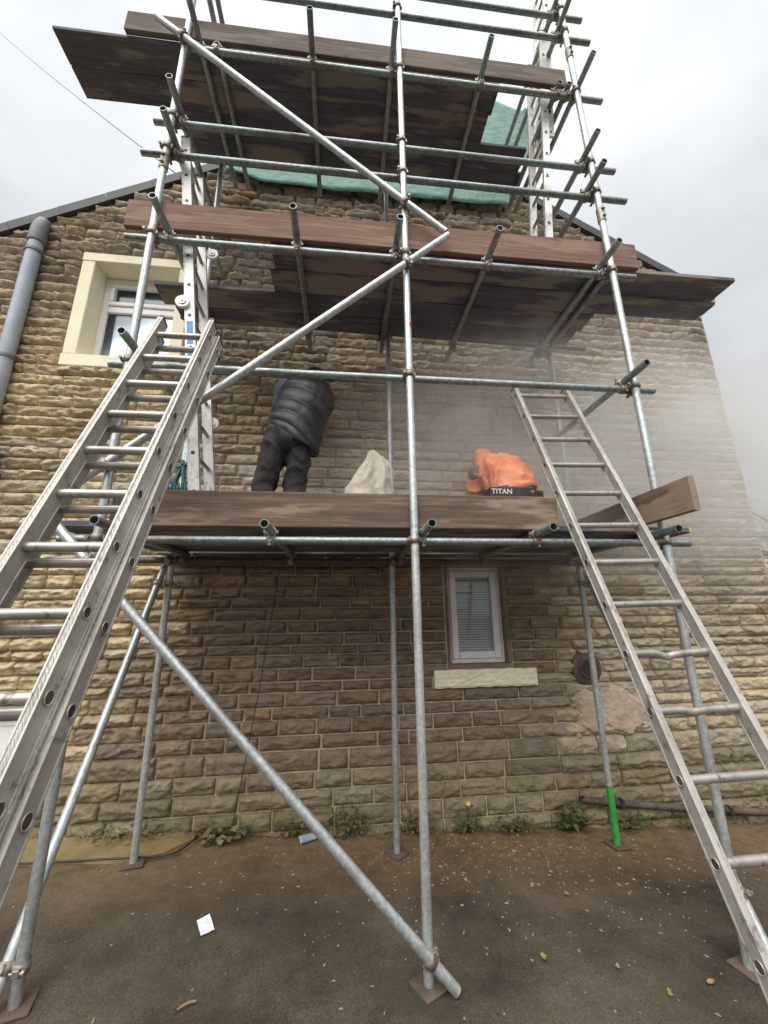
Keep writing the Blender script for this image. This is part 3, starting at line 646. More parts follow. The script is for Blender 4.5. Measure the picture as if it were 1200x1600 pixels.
def build_house_rest():
    # roof slabs and dark verge trims along both slopes of the gable
    mb = MB()
    for (xa, za, xb, zb_) in ((HX0-0.18, verge_z(HX0)-0.11, APX, APZ+0.03), (HX1+0.18, EZ1-0.09, APX, APZ+0.03)):
        d = Vector((xb-xa, 0, zb_-za)).normalized(); n = Vector((-d.z, 0, d.x)); n = n if n.z > 0 else -n
        p = [Vector((xa, y, za)) for y in (-0.02, 8.1)] + [Vector((xb, y, zb_)) for y in (8.1, -0.02)]
        mb.add([q+n*0.03 for q in p]+[q+n*0.08 for q in p], [(0,1,2,3),(7,6,5,4),(0,4,5,1),(1,5,6,2),(2,6,7,3),(3,7,4,0)])
    roof = hp(mb, 'roof', M['slate'])
    for (xa, za, xb, zb_) in ((HX0-0.2, EZ0-0.12, APX, APZ), (HX1+0.2, EZ1-0.11, APX, APZ)):
        d = Vector((xb-xa, 0, zb_-za)); ln = d.length; d.normalize(); n = Vector((-d.z, 0, d.x)); n = n if n.z > 0 else -n
        mb = MB(); k = int(ln/0.45)
        for i in range(k):
            a = Vector((xa, 0, za)) + d*(ln*i/k); b_ = Vector((xa, 0, za)) + d*(ln*(i+1)/k-0.003)
            p = [a, b_]
            mb.add([a+Vector((0,-0.06,0))-n*0.01, b_+Vector((0,-0.06,0))-n*0.01, b_+Vector((0,-0.06,0))+n*0.088, a+Vector((0,-0.06,0))+n*0.092,
                    a+Vector((0,0.06,0))-n*0.01, b_+Vector((0,0.06,0))-n*0.01, b_+Vector((0,0.06,0))+n*0.088, a+Vector((0,0.06,0))+n*0.092],
                   [(0,1,2,3),(7,6,5,4),(0,4,5,1),(1,5,6,2),(2,6,7,3),(3,7,4,0)])
        hp(mb, 'verge_trim', M['verge'], roof)
    for xg, zg in ((HX0-0.10, EZ0-0.17), (HX1+0.10, EZ1-0.19)):
        hp(MB().tube((xg, -0.08, zg), (xg, 8.1, zg), 0.06, 12, False), 'gutter', M['black'], roof)
    # grey soil pipe with dark socket near the top
    sp = hp(MB().tube((-3.085, -0.10, -0.3), (-3.085, -0.10, 5.24), 0.062, 20, False), 'soil_pipe', M['pipe_grey'])
    hp(MB().loft([((-3.085, -0.10, 5.22), 0.07, 0.07), ((-3.085, -0.10, 5.25), 0.074, 0.074), ((-3.085, -0.10, 5.36), 0.073, 0.073), ((-3.085, -0.095, 5.44), 0.066, 0.066), ((-3.085, -0.08, 5.52), 0.058, 0.05)], 20, 3), 'pipe_cowl', M['pipe_dark'], sp)
    for z in (5.10, 3.9, 2.4):
        hp(MB().tube((-3.085, -0.10, z), (-3.085, -0.10, z+0.03), 0.070, 20, False).box((-3.12, -0.045, z), (-3.05, 0.01, z+0.03)), 'pipe_clip', M['pipe_dark'], sp)
    # round flue terminal
    fx, fz = 2.19, 1.13
    mb = MB(); rings = [(0.148, -0.030), (0.148, -0.040), (0.136, -0.046), (0.100, -0.052), (0.085, -0.070), (0.07, -0.070), (0.065, -0.02)]
    seg = 28; vs = [(fx+math.cos(2*math.pi*k/seg)*r*0.95, y, fz+math.sin(2*math.pi*k/seg)*r) for r, y in rings for k in range(seg)]
    mb.add(vs, [(i*seg+k, i*seg+(k+1) % seg, (i+1)*seg+(k+1) % seg, (i+1)*seg+k) for i in range(len(rings)-1) for k in range(seg)] + [tuple((len(rings)-1)*seg+k for k in range(seg))])
    mb.tube((fx, 0.01, fz), (fx, -0.032, fz), 0.14, 28, False)
    fv = hp(mb, 'flue_vent', M['flue'])
    hp(MB().tube((fx, -0.02, fz), (fx, -0.060, fz), 0.072, 24, False), 'flue_mouth', M['black'], fv)
    hp(MB().loft([((fx-0.13, -0.03, fz+0.15), 0.010, 0.010), ((fx-0.13, -0.052, fz+0.15), 0.012, 0.012), ((fx-0.13, -0.056, fz+0.15), 0.003, 0.003)], 8, 2, ref=(0, 0, 1)), 'white_bolt', M['upvc'])
    # fresh mortar smeared below the flue
    mb = MB(); nx, nz_ = 90, 80; x0, x1, z0, z1 = 1.98, 2.80, 0.46, 1.10; vs = []; keep = {}
    for j in range(nz_+1):
        for i in range(nx+1):
            u, v = i/nx*2-1, j/nz_*2-1; x = x0+(x1-x0)*i/nx; z = z0+(z1-z0)*j/nz_
            r = math.hypot(u, v*0.96) + 0.42*noise.noise((x*4.5, z*4.5, 1)) + 0.15*noise.noise((x*13, z*13, 1)) + 0.09*noise.noise((x*40, z*40, 1)) + 0.25*max(0, v)*abs(u+0.1)
            keep[i, j] = r < 0.86
            vs.append((x, -0.068*min(1, max(0, (0.92-r)*4)) + 0.006*noise.noise((x*16, z*18, 7)) - 0.004*noise.noise((x*38, z*38, 2)) + 0.008, z))
    w = nx+1
    mb.add(vs, [(j*w+i, j*w+i+1, (j+1)*w+i+1, (j+1)*w+i) for j in range(nz_) for i in range(nx) if keep[i,j] and keep[i+1,j] and keep[i,j+1] and keep[i+1,j+1]], True)
    hp(mb, 'mortar_patch', M['render_patch'])
    # low drain pipe along the foot of the wall
    mb = MB(); pts = [(1.985, -0.06, 0.137), (2.03, -0.06, 0.118), (2.45, -0.06, 0.062), (3.1, -0.06, -0.012), (4.2, -0.06, -0.12)]
    mb.loft([(p, 0.026, 0.026) for p in pts], 12, 4, ref=(0, 1, 0)); lp = hp(mb, 'drain_pipe', M['flue'])
    for x, z in ((2.32, 0.08), (3.3, -0.033)): hp(MB().box((x-0.015, -0.094, z-0.034), (x+0.015, 0.0, z+0.034), 0.004), 'pipe_clip', M['black'], lp)
    # black floodlight and cable gland on the left
    lamp = hp(MB().loft([((-3.09, -0.01, 2.99), 0.03, 0.03), ((-3.09, -0.07, 2.99), 0.035, 0.035), ((-3.05, -0.13, 2.99), 0.085, 0.085), ((-3.0, -0.17, 2.99), 0.09, 0.09), ((-2.95, -0.19, 2.98), 0.075, 0.075), ((-2.94, -0.2, 2.98), 0.02, 0.02)], 16, 3, ref=(0, 0, 1)), 'wall_lamp', M['pipe_dark'])
    hp(MB().tube((-3.12, -0.05, 2.83), (-2.93, -0.06, 2.80), 0.018, 10, False), 'cable_gland', M['black'])
    hp(MB().tube((-3.35, -0.05, 2.86), (-3.0, -0.055, 2.815), 0.012, 8, False), 'conduit', M['upvc'])
    # broken stub of an old pipe
    hp(MB().loft([((-2.745, 0.0, 3.06), 0.055, 0.022), ((-2.745, -0.03, 3.065), 0.055, 0.03), ((-2.745, -0.05, 3.07), 0.045, 0.018)], 12, 3, ref=(0, 0, 1)), 'pipe_stub', M['render_patch'])
build_house_rest()

# mossy concrete strip at the foot of the wall on the left
def build_strip():
    mb = MB(); n = 24; vs = []
    for i in range(n+1):
        x = -4.2 + i/n*3.15
        f = 3.20 + 0.02*noise.noise((x*3, 0, 0)) + (0.24*max(0, (x+1.25)/0.2) if x > -1.25 else 0)
        vs += [(x, f, ground_z(x)-0.03), (x, f+0.006, ground_z(x)+0.018), (x, 3.56, ground_z(x)+0.03)]
    mb.add(vs, [(3*i, 3*i+3, 3*i+4, 3*i+1) for i in range(n)] + [(3*i+1, 3*i+4, 3*i+5, 3*i+2) for i in range(n)])
    tag(mb.build('pavement', M['moss_strip']), kind='structure')
build_strip()

# ------------------------------------------------------------------ scaffold
R0 = 0.02415
YF = 2.2209; YL = 2.271
def yb(x): return 3.2298 + 0.0267*x
XF = (-1.327, 0.413, 2.010); XB = (-1.338, 0.403, 2.087)
Z1, ZG, Z2, ZB, ZA, Z3, ZC, ZD = 2.039, 3.145, 4.144, 4.935, 5.262, 6.126, 6.935, 7.262
scaffold = thing('scaffold', 'galvanised tube scaffold with three lifts standing against the stone gable', 'scaffold', (0.35, 2.7, ground_z(0.35)))
def tube_part(name, p0, p1, mat='galv', r=R0, seg=16):
    return MB().tube(p0, p1, r, seg).build(name, M[mat], scaffold)
def coupler(pA, dA, pB, dB, mat='coupler'):
    """two clamp bands, the body between them and the swing bolts"""
    pA = Vector(pA); pB = Vector(pB); mb = MB()
    for p, d, q in ((pA, Vector(dA).normalized(), pB), (pB, Vector(dB).normalized(), pA)):
        n = (q-p); n -= d*n.dot(d); n.normalize(); t = d.cross(n)
        seg = 16
        for off in (0.0,):
            vs = []
            for sgn in (-1, 1):
                for rr in (R0+0.0012, R0+0.0075):
                    vs += [p + d*sgn*0.021 + (n*math.cos(2*math.pi*i/seg) + t*math.sin(2*math.pi*i/seg))*rr for i in range(seg)]
            fs = []
            for i in range(seg):
                j = (i+1) % seg
                fs += [(seg+i, seg+j, 3*seg+j, 3*seg+i), (i, j, seg+j, seg+i), (2*seg+i, 2*seg+j, 3*seg+j, 3*seg+i)]
            mb.add(vs, fs, True)
        b0 = p + t*(R0+0.013)
        mb.obox(b0 - n*0.004, d, t, n, 0.014, 0.008, 0.013, 0.003)
        mb.tube(b0 - n*0.034, b0 + n*0.022, 0.0055, 8, False)
        mb.tube(b0 - n*0.036, b0 - n*0.024, 0.0105, 6, False)
        mb.obox(p - t*(R0+0.010), d, t, n, 0.014, 0.006, 0.010, 0.002)
    return mb.build('coupler', M[mat], scaffold)
def build_scaffold():
    X = Vector((1, 0, 0)); Y = Vector((0, 1, 0)); Z = Vector((0, 0, 1))
    # front and rear standards with base plates
    tops = (7.9, 8.1, 8.0)
    for i, x in enumerate(XF):
        tube_part('standard', (x, YF, ground_z(x)+0.008), (x, YF, tops[i]))
    for i, x in enumerate(XB):
        st = tube_part('standard', (x, yb(x), ground_z(x)+0.008), (x, yb(x), (6.55, 6.4, 6.0)[i]))
        if i == 2:
            MB().tube((x, yb(x), ground_z(x)+0.010), (x, yb(x), ground_z(x)+0.40), R0+0.0008, 16, False).build('painted_band', M['green_paint'], st)
    for x, y, a in [(XF[0], YF, .3), (XF[1], YF, .5), (XF[2], YF, .2), (XB[0], yb(XB[0]), .2), (XB[1], yb(XB[1]), .7), (XB[2], yb(XB[2]), .1)]:
        ca, sa = math.cos(a), math.sin(a)
        MB().obox((x, y, ground_z(x)+0.008), Vector((ca, sa, 0)), Vector((-sa, ca, 0)), Z, 0.066, 0.066, 0.005, 0.002).tube((x, y, ground_z(x)+0.012), (x, y, ground_z(x)+0.06), 0.017, 12, False).build('base_plate', M['rust'], scaffold)
    # sleeve couplers on the standards
    for x, z in ((XF[0], 4.72), (XF[2], 6.55), (XF[2], 4.62)):
        MB().tube((x, YF, z), (x, YF, z+0.13), R0+0.006, 16, False).tube((x+0.012, YF-0.036, z+0.03), (x-0.012, YF-0.036, z+0.03), 0.007, 8, False).tube((x+0.012, YF-0.036, z+0.1), (x-0.012, YF-0.036, z+0.1), 0.007, 8, False).build('sleeve_coupler', M['coupler'], scaffold)
    # small red marks on the middle standard
    for z, a in ((2.80, 1.2), (3.26, 1.3), (3.50, 0.6)):
        mb = MB(); vs = []
        for i in range(5):
            for k in range(5):
                an = -math.pi/2 + a - 0.3 + 0.15*k
                vs.append((XF[1]+math.cos(an)*(R0+0.0012), YF+math.sin(an)*(R0+0.0012), z+0.010*i+0.004*noise.noise((k*3.1, i, z*7))))
        mb.add(vs, [(i*5+k, i*5+k+1, i*5+k+6, i*5+k+5) for i in range(4) for k in range(4)])
        mb.build('paint_mark', M['red_paint'], scaffold)
    # ledgers and guard rails along the front
    rails = [('ledger', -1.555, 2.215, Z1), ('guard_rail', -1.468, 2.195, ZG), ('ledger', -1.52, 2.235, Z2), ('guard_rail', -1.527, 2.304, ZB),
             ('guard_rail', -1.48, 2.259, ZA), ('ledger', -1.35, 2.284, Z3), ('guard_rail', -1.50, 2.290, ZC), ('guard_rail', -1.48, 2.255, ZD)]
    for nm, a, b_, z in rails:
        tube_part(nm, (a, YL, z), (b_, YL, z), 'galv_old_shaded')
        for x in XF: coupler((x, YF, z), Z, (x, YL, z), X)
    # rear ledgers
    for a, b_, z in ((-1.58, 2.10, Z1), (-1.5, 2.45, Z2+0.11)):
        tube_part('ledger', (a, yb(a)-0.05, z), (b_, yb(b_)-0.05, z), 'rusty_tube')
        for x in XB: coupler((x, yb(x), z), Z, (x, yb(x)-0.05, z), X)
    # transoms under the boards
    for z, xs in ((Z1, ((-1.233, 2.01, 3.36), (-0.419, 2.05, 3.42), (0.467, 1.99, 3.38), (1.184, 2.05, 3.40), (1.969, 2.06, 3.45))),
                  (Z2, ((-1.235, 2.005, 3.36), (-0.362, 1.99, 3.41), (0.345, 1.995, 3.39), (1.043, 2.01, 3.44), (1.935, 2.02, 3.42), (2.035, 2.33, 3.30))),
                  (Z3, ((-1.235, 1.75, 3.38), (-1.10, 2.24, 3.38), (-0.325, 1.97, 3.38), (0.348, 1.965, 3.385), (1.14, 1.98, 3.38), (2.03, 1.99, 3.2), (1.85, 2.2, 3.3), (1.94, 2.2, 3.35)))):
        for x, y0, y1 in xs:
            tube_part('transom', (x, y0, z+0.0495), (x, y1, z+0.0495), 'galv_old_shaded')
            coupler((x, YL, z), X, (x, YL, z+0.0495), Y)
            if z < 5: coupler((x, yb(x)-0.05, z if z == Z1 else z-0.0), X, (x, yb(x)-0.05, z+0.0495), Y)
    # returns of the guard rails at both ends
    for z in (ZG, ZB, ZA, ZC, ZD):
        for x, y0, y1 in ((-1.275, 2.015, 3.36), (1.958, 2.03, 3.40)):
            tube_part('end_rail', (x, y0, z+0.0495), (x, y1, z+0.0495), 'galv_old_shaded')
            coupler((x, YL, z), X, (x, YL, z+0.0495), Y)
    # face braces and the raking braces at both ends
    yb_ = YF-0.0505
    for a, b_ in (((-1.544, 6.249), (0.708, 4.31)), ((0.722, 4.284), (-1.478, 2.309)), ((-1.52, 2.102), (0.529, -0.005))):
        tube_part('brace', (a[0], yb_, a[1]), (b_[0], yb_, b_[1]))
        for x in XF[:2]:
            t = (x-a[0])/(b_[0]-a[0])
            if 0 < t < 1:
                z = a[1]+t*(b_[1]-a[1]); coupler((x, YF, z), Z, (x, yb_, z), Vector((b_[0]-a[0], 0, b_[1]-a[1])))
    for p0, p1, x in (((-1.385, 2.16, ground_z(-1.38)+0.03), (-1.388, 3.20, 2.0), XB[0]), ((2.06, 2.14, ground_z(2)+0.1), (2.145, 3.30, 1.96), XB[2])):
        tube_part('raking_brace', p0, p1)
        d = Vector(p1)-Vector(p0)
        coupler((x, yb(x), 1.86), Z, Vector(p0)+d*((1.86-p0[2])/d.z), d)
        xf = XF[0] if x < 0 else XF[2]
        coupler((xf, YF, 0.2), Z, Vector(p0)+d*((0.2-p0[2])/d.z), d)
build_scaffold()

# ------------------------------------------------------------------ boards
def board(name, lo, hi, label, mat, cat='board', group=None, sag=0.0, skew=0.0):
    """a plank: long chamfered box, slightly warped along its length; the long axis is x or y"""
    lo = Vector(lo); hi = Vector(hi); ax = 0 if hi.x-lo.x > hi.y-lo.y else 1
    loc = Vector(((lo.x+hi.x)/2, (lo.y+hi.y)/2, lo.z))
    n = 16; ch = 0.005; vs = []; ph = random.uniform(0, 50)
    o1, o2 = (1, 2) if ax == 0 else (0, 2)
    a0, a1, b0, b1 = lo[o1], hi[o1], lo[o2], hi[o2]
    prof = [(a0+ch, b0), (a1-ch, b0), (a1, b0+ch), (a1, b1-ch), (a1-ch, b1), (a0+ch, b1), (a0, b1-ch), (a0, b0+ch)]
    for i in range(n+1):
        t = i/n; L_ = lo[ax]+(hi[ax]-lo[ax])*t
        w = 0.003*noise.noise((L_*1.4, ph, 0)); w2 = 0.0015*noise.noise((L_*3, ph, 5)); s_ = -sag*4*t*(1-t)
        for k, (p, q) in enumerate(prof):
            jx = (0.006*noise.noise((p*60, q*60, ph))) if i in (0, n) else 0
            e = [0, 0, 0]; e[ax] = L_ + jx + skew*((q-b0)/(b1-b0)-0.5); e[o1] = p + w2; e[o2] = q + abs(w)*0.5 + s_
            vs.append((e[0]-loc.x, e[1]-loc.y, e[2]-loc.z))
    m = len(prof)
    fs = [(i*m+k, i*m+(k+1) % m, (i+1)*m+(k+1) % m, (i+1)*m+k) for i in range(n) for k in range(m)] + [tuple(range(m)), tuple(n*m+k for k in range(m))]
    me = bpy.data.meshes.new(name); me.from_pydata(vs, [], fs); me.materials.append(M[mat])
    if ax == 1:                                   # keep the grain along the plank: swap axes with a turn of the object
        me.transform(Matrix.Rotation(-math.pi/2, 4, 'Z'))
    bm = bmesh.new(); bm.from_mesh(me); bmesh.ops.recalc_face_normals(bm, faces=bm.faces); bm.to_mesh(me); bm.free()
    o = bpy.data.objects.new(name, me); COL.objects.link(o); o.location = loc
    if ax == 1: o.rotation_euler.z = math.pi/2
    return tag(o, label, cat, group)
def build_boards():
    T = 0.038
    zb = Z1+0.0735+0.0005
    ys = [(2.292, 2.512), (2.518, 2.738), (2.744, 2.964), (2.970, 3.186)]
    nm = ('first (front)', 'second', 'third', 'fourth')
    for i, (a, b_) in enumerate(ys):
        board('scaffold_board', (-1.62+0.05*i, a, zb), (2.26-0.05*i, b_, zb+T), '%s deck board from the front on the lowest platform, under the workers' % ('front', 'second', 'third', 'fourth')[i], 'deck', group='deck boards of the scaffold')
    board('scaffold_board', (-1.5, 3.29, zb), (2.15, 3.49, zb+T), 'deck board of the lowest platform lying tight against the stone wall', 'deck', group='deck boards of the scaffold')
    tip = [q for q in COL.objects if q.name.startswith('scaffold_board')][0]
    MB().box((2.262, 2.30, zb+0.003), (2.285, 2.505, zb+0.035), 0.003).build('end_band', M['lime'], tip)
    zb = Z2+0.0735+0.0005
    ext = [(-0.56, 3.15), (-0.60, 3.20), (-1.56, 2.22), (-1.48, 2.19)]
    lab = ('front deck board of the middle platform, jutting right past the house corner', 'second deck board of the middle platform, jutting right beside the front one',
           'third deck board of the middle platform, jutting left over the upper window', 'rear deck board of the middle platform nearest the wall')
    for (a, b_), (x0, x1), l in zip(ys, ext, lab): board('scaffold_board', (x0, a, zb), (x1, b_ - (0.02 if b_ > 3.1 else 0), zb+T), l, 'deck', group='deck boards of the scaffold')
    zb = Z3+0.0735+0.0005
    ext = [(-2.39, 1.335), (-2.39, 1.31), (-1.62, 1.80), (-1.58, 1.87)]
    lab = ('front deck board of the top platform, jutting out left against the sky', 'second deck board of the top platform, jutting out left beside the front one',
           'third deck board of the top platform under the green sheet', 'rear deck board of the top platform nearest the wall')
    for (a, b_), (x0, x1), l in zip(ys, ext, lab): board('scaffold_board', (x0, a, zb), (x1, b_, zb+T), l, 'deck', group='deck boards of the scaffold')
    # toe boards on edge along the front
    board('toe_board', (-1.30, 2.2475, Z1+0.0745), (1.335, 2.2855, Z1+0.0745+0.214), 'long brown toe board along the lowest platform in front of the workers', 'wood', group='toe boards')
    board('toe_board', (-1.535, 2.2475, Z2+0.0745), (2.27, 2.2855, Z2+0.0745+0.235), 'long reddish toe board along the middle platform', 'wood_red', group='toe boards')
    board('toe_board', (-1.83, 2.2475, Z3+0.095), (1.955, 2.2875, Z3+0.095+0.225), 'greyed toe board along the top platform against the sky', 'wood_grey', group='toe boards')
    board('toe_board', (1.905, 1.872, Z1+0.112), (1.943, 2.99, Z1+0.112+0.20), 'dark end board on edge sticking out at the right of the lowest platform', 'wood', group='toe boards')
build_boards()

# ------------------------------------------------------------------ ladders
def ladder_section(parent, name, P0, d, l, s, i0, i1, inner, t, dp, ext0, ext1, mats, rr=0.015, bends=None, ends=True, label=None):
    """one section: two box stiles, round rungs at P0 - d*s*i for i0 <= i <= i1"""
    P0 = Vector(P0); d = Vector(d).normalized(); l = Vector(l); l = (l - d*l.dot(d)).normalized(); n = l.cross(d)
    top = P0 - d*s*i0 + d*ext0; bot = P0 - d*s*i1 - d*ext1
    sec = bpy.data.objects.new(name, None); COL.objects.link(sec); sec.parent = parent
    if label: sec['label'] = label
    mid = (top+bot)/2; hl = (top-bot).length/2
    for sgn in (-1, 1):
        c = mid + l*sgn*(inner/2+t/2)
        mb = MB().obox(c, l, n, d, t/2, dp/2, hl, 0.003)
        for q in (-1, 1): mb.obox(c + n*q*(dp/2-0.004) + l*sgn*0.0, l, n, d, t/2+0.0025, 0.004, hl-0.002, 0.0012)
        mb.build('stile', M[mats[0]], sec)
        MB().obox(c + d*(hl+0.004), l, n, d, t/2+0.002, dp/2+0.002, 0.012, 0.004).build('end_cap', M['black'], sec)
    for i in range(i0, i1+1):
        c = P0 - d*s*i; a = c - l*(inner/2+t+0.001); b_ = c + l*(inner/2+t+0.001)
        mb = MB(); bd = (bends or {}).get(i)
        if bd:
            path = [(a, rr, rr), (a.lerp(b_, 0.30), rr, rr), (a.lerp(b_, bd[0]-0.06)+Vector((0, 0, -bd[1]*0.7)), rr*0.98, rr*0.9), (a.lerp(b_, bd[0])+Vector((0, 0, -bd[1])), rr, rr*0.8), (a.lerp(b_, bd[0]+0.12)+Vector((0, 0, -bd[1]*0.5)), rr, rr*0.95), (b_, rr, rr)]
            mb.loft(path, 14, 4, ref=(0, 1, 0))
        else:
            mb.tube(a, b_, rr, 14, False)
        rg = mb.build('rung', M[mats[1]], sec)
        if ends:
            for e, sg in ((a, -1), (b_, 1)):
                seg = 14; o = e + l*sg*0.0005; vs = []
                for rad, h in ((rr+0.0035, 0.0), (rr+0.003, 0.003), (rr+0.0005, 0.003), (rr-0.0015, -0.0003)):
                    vs += [o + l*sg*h + (n*math.cos(2*math.pi*k/seg) + d*math.sin(2*math.pi*k/seg))*rad for k in range(seg)]
                MB().add(vs, [(q*seg+k, q*seg+(k+1) % seg, (q+1)*seg+(k+1) % seg, (q+1)*seg+k) for q in range(3) for k in range(seg)], True).build('rung_rim', M[mats[0]], sec)
                MB().add([e + l*sg*0.0006 + (n*math.cos(2*math.pi*k/14) + d*math.sin(2*math.pi*k/14))*(rr-0.001) for k in range(14)], [tuple(range(14))]).build('rung_dark_disc', M['soot_shade'], sec)  # flat dark disc standing in for the shaded hollow of the rung
    return sec, n
def build_ladders():
    # big double extension ladder, left
    P = Vector((-0.977, 2.081, 3.23)); d = Vector((-0.005, 0.41, 0.912)).normalized()
    foot = P - d*((P.z-ground_z(-0.97))/d.z)
    r = thing('extension_ladder', 'big scuffed aluminium double ladder in the left foreground leaning on the scaffold', 'ladder', foot, 'ladders')
    n = Vector((1, 0, 0)).cross(d)
    ladder_section(r, 'front_section', P, d, (1, 0.002, 0.005), 0.25, 0, 13, 0.27, 0.025, 0.073, 0.155, 0.20, ('alu', 'alu_rung'), 0.0185)
    ladder_section(r, 'rear_section', P - n*0.074 - d*0.02, d, (1, 0.002, 0.005), 0.25, 0, 13, 0.326, 0.026, 0.070, 0.12, 0.14, ('alu', 'alu_rung'), 0.0185)
    # single ladder, right
    P = Vector((1.548, 2.608, 3.273)); d = Vector((-0.012, 0.382, 0.924)).normalized()
    foot = P - d*((P.z-ground_z(1.6))/d.z)
    r = thing('ladder', 'single aluminium ladder with two bent rungs leaning on the right end of the platform', 'ladder', foot, 'ladders')
    ladder_section(r, 'section', P, d, (1, -0.012, 0.018), 0.25, 0, 13, 0.394, 0.026, 0.066, 0.085, 0.22, ('alu', 'alu_rung'), 0.0172, {8: (0.47, 0.020), 9: (0.46, 0.010)})
    # white hinged ladder standing on the lowest platform
    zf = Z1+0.0735+0.038+0.001
    dd = Vector((-0.129, 0, 1)).normalized(); xz = lambda z: -0.600-0.129*z
    r = thing('hinged_ladder', 'pale aluminium folding ladder with round hinges standing on the lowest platform', 'ladder', (xz(zf), 2.5, zf), 'ladders')
    z0 = 5.097; P = Vector((xz(z0), 2.495, z0)); s = 0.25*math.sqrt(1+0.129**2)
    ladder_section(r, 'section', P, dd, (0, 1, 0), s, 0, 11, 0.265, 0.026, 0.066, 0.14, 0.17, ('alu_white', 'alu_rung'), 0.0135, ends=False)
    for i in range(12):
        c = P - dd*s*i; MB().obox((c.x, 2.495-0.1325-0.0265, c.z), Vector((1, 0, 0)), Vector((0, 1, 0)), Vector((0, 0, 1)), 0.010, 0.0015, 0.010).build('square_hole', M['black'], r)
    for x, y, z in ((-1.115, 2.325, 3.69), (-0.955, 2.665, 2.96), (-1.10, 2.665, 4.47)):
        MB().tube((x, y-0.012, z), (x, y+0.012, z), 0.046, 20, False).tube((x, y-0.020, z), (x, y+0.02, z), 0.026, 16, False).tube((x, y-0.026, z), (x, y+0.026, z), 0.010, 10, False).build('hinge', M['alu_white'], r)
    for za, zb_ in ((3.37, 3.55), (3.20, 3.30)):
        h = (zb_-za)/2; zc = (za+zb_)/2
        MB().obox((xz(zc), 2.495-0.1325-0.0265, zc), Vector((1, 0, 0.129)).normalized(), Vector((0, 1, 0)), dd, 0.020, 0.0012, h).build('sticker', M['sticker'], r)
    # extension ladder from the middle platform to the top
    zf = Z2+0.0735+0.038+0.001; xz2 = lambda z: 1.205+0.098*z
    dd = Vector((0.098, 0, 1)).normalized()
    r = thing('extension_ladder', 'aluminium double ladder climbing from the middle platform at the top right', 'ladder', (xz2(zf), 2.53, zf), 'ladders')
    z0 = 7.20; P = Vector((xz2(z0), 2.53, z0))
    ladder_section(r, 'lower_section', P, dd, (0, 1, 0), 0.27, 0, 10, 0.235, 0.024, 0.062, 0.10, 0.17, ('alu_white', 'alu_rung'), 0.0135)
    z0 = 8.6; P = Vector((xz2(z0)+0.066, 2.53, z0))
    ladder_section(r, 'upper_section', P, dd, (0, 1, 0), 0.27, 0, 10, 0.185, 0.022, 0.058, 0.1, 0.05, ('alu_white', 'alu_rung'), 0.0135)
build_ladders()

# ------------------------------------------------------------------ green sheet over the gable top
def build_tarp():
    top = [(-1.40, 6.9), (-1.2, 7.5), (-0.4, 8.25), (0.3, 8.75), (1.0, 8.75), (1.885, 8.22), (2.165, 8.11), (2.19, 8.17), (2.21, 8.10), (2.30, 8.12), (2.355, 8.20), (2.37, 8.0), (2.30, 7.9)]
    bot = lambda x: 6.47 - 0.14*min(1, max(0, (x+1.35)/0.35)) + 0.07*max(0, x)/2 + 0.02*noise.noise((x*3, 0, 0))
    nx, nz_ = 60, 26; vs = []
    def ztop(x):
        for a, b_ in zip(top, top[1:]):
            if a[0] <= x <= b_[0] and b_[0] > a[0]: return a[1]+(b_[1]-a[1])*(x-a[0])/(b_[0]-a[0])
        return 7.9
    for j in range(nz_+1):
        for i in range(nx+1):
            x = -1.38 + (2.35+1.38)*i/nx; xr = x if x < 2.0 else x
            zt = ztop(x); zb_ = bot(x)
            if x > 2.0: zb_ = 6.7 + (x-2.0)*2.0
            z = zb_ + (zt-zb_)*j/nz_
            xx = x - 0.10*max(0, (7.6-z))*max(0, (x-1.6))
            y = 3.45 + 0.0166*x - 0.03 + 0.012*noise.noise((x*1.8, z*0.9, 4)) + 0.005*noise.noise((x*7, z*3, 1))
            vs.append((xx, y, z))
    w = nx+1
    mb = MB().add(vs, [(j*w+i, j*w+i+1, (j+1)*w+i+1, (j+1)*w+i) for j in range(nz_) for i in range(nx)], True)
    o = mb.build('tarpaulin', M['tarp'])
    k = o.modifiers.new('thickness', 'SOLIDIFY'); k.thickness = 0.004
    tag(o, 'green sheet hung over the top of the gable behind the top platform', 'tarpaulin')
build_tarp()

# ------------------------------------------------------------------ people
DECK = Z1+0.0735+0.0005+0.038
def hand(mb, w, f, side, up):
    """palm and five bent fingers from wrist w towards f"""
    w = Vector(w); f = Vector(f).normalized(); s_ = Vector(side).normalized(); u = Vector(up).normalized()
    mb.loft([(w, 0.026, 0.020), (w+f*0.045, 0.040, 0.017), (w+f*0.088, 0.040, 0.014)], 12, 3, ref=u)
    for k, (o, ln) in enumerate(((-0.030, 0.062), (-0.010, 0.075), (0.010, 0.072), (0.029, 0.055))):
        b0 = w + f*0.082 + s_*o
        mb.loft([(b0, 0.0092, 0.0092), (b0+f*ln*0.45-u*0.008, 0.0088, 0.0088), (b0+f*ln*0.75-u*0.026, 0.008, 0.008), (b0+f*ln*0.85-u*0.045, 0.007, 0.007)], 8, 3, ref=s_)
    b0 = w + f*0.035 - s_*0.032
    mb.loft([(b0, 0.012, 0.012), (b0+f*0.03-s_*0.026-u*0.008, 0.0105, 0.0105), (b0+f*0.058-s_*0.034-u*0.020, 0.009, 0.009)], 8, 3, ref=u)
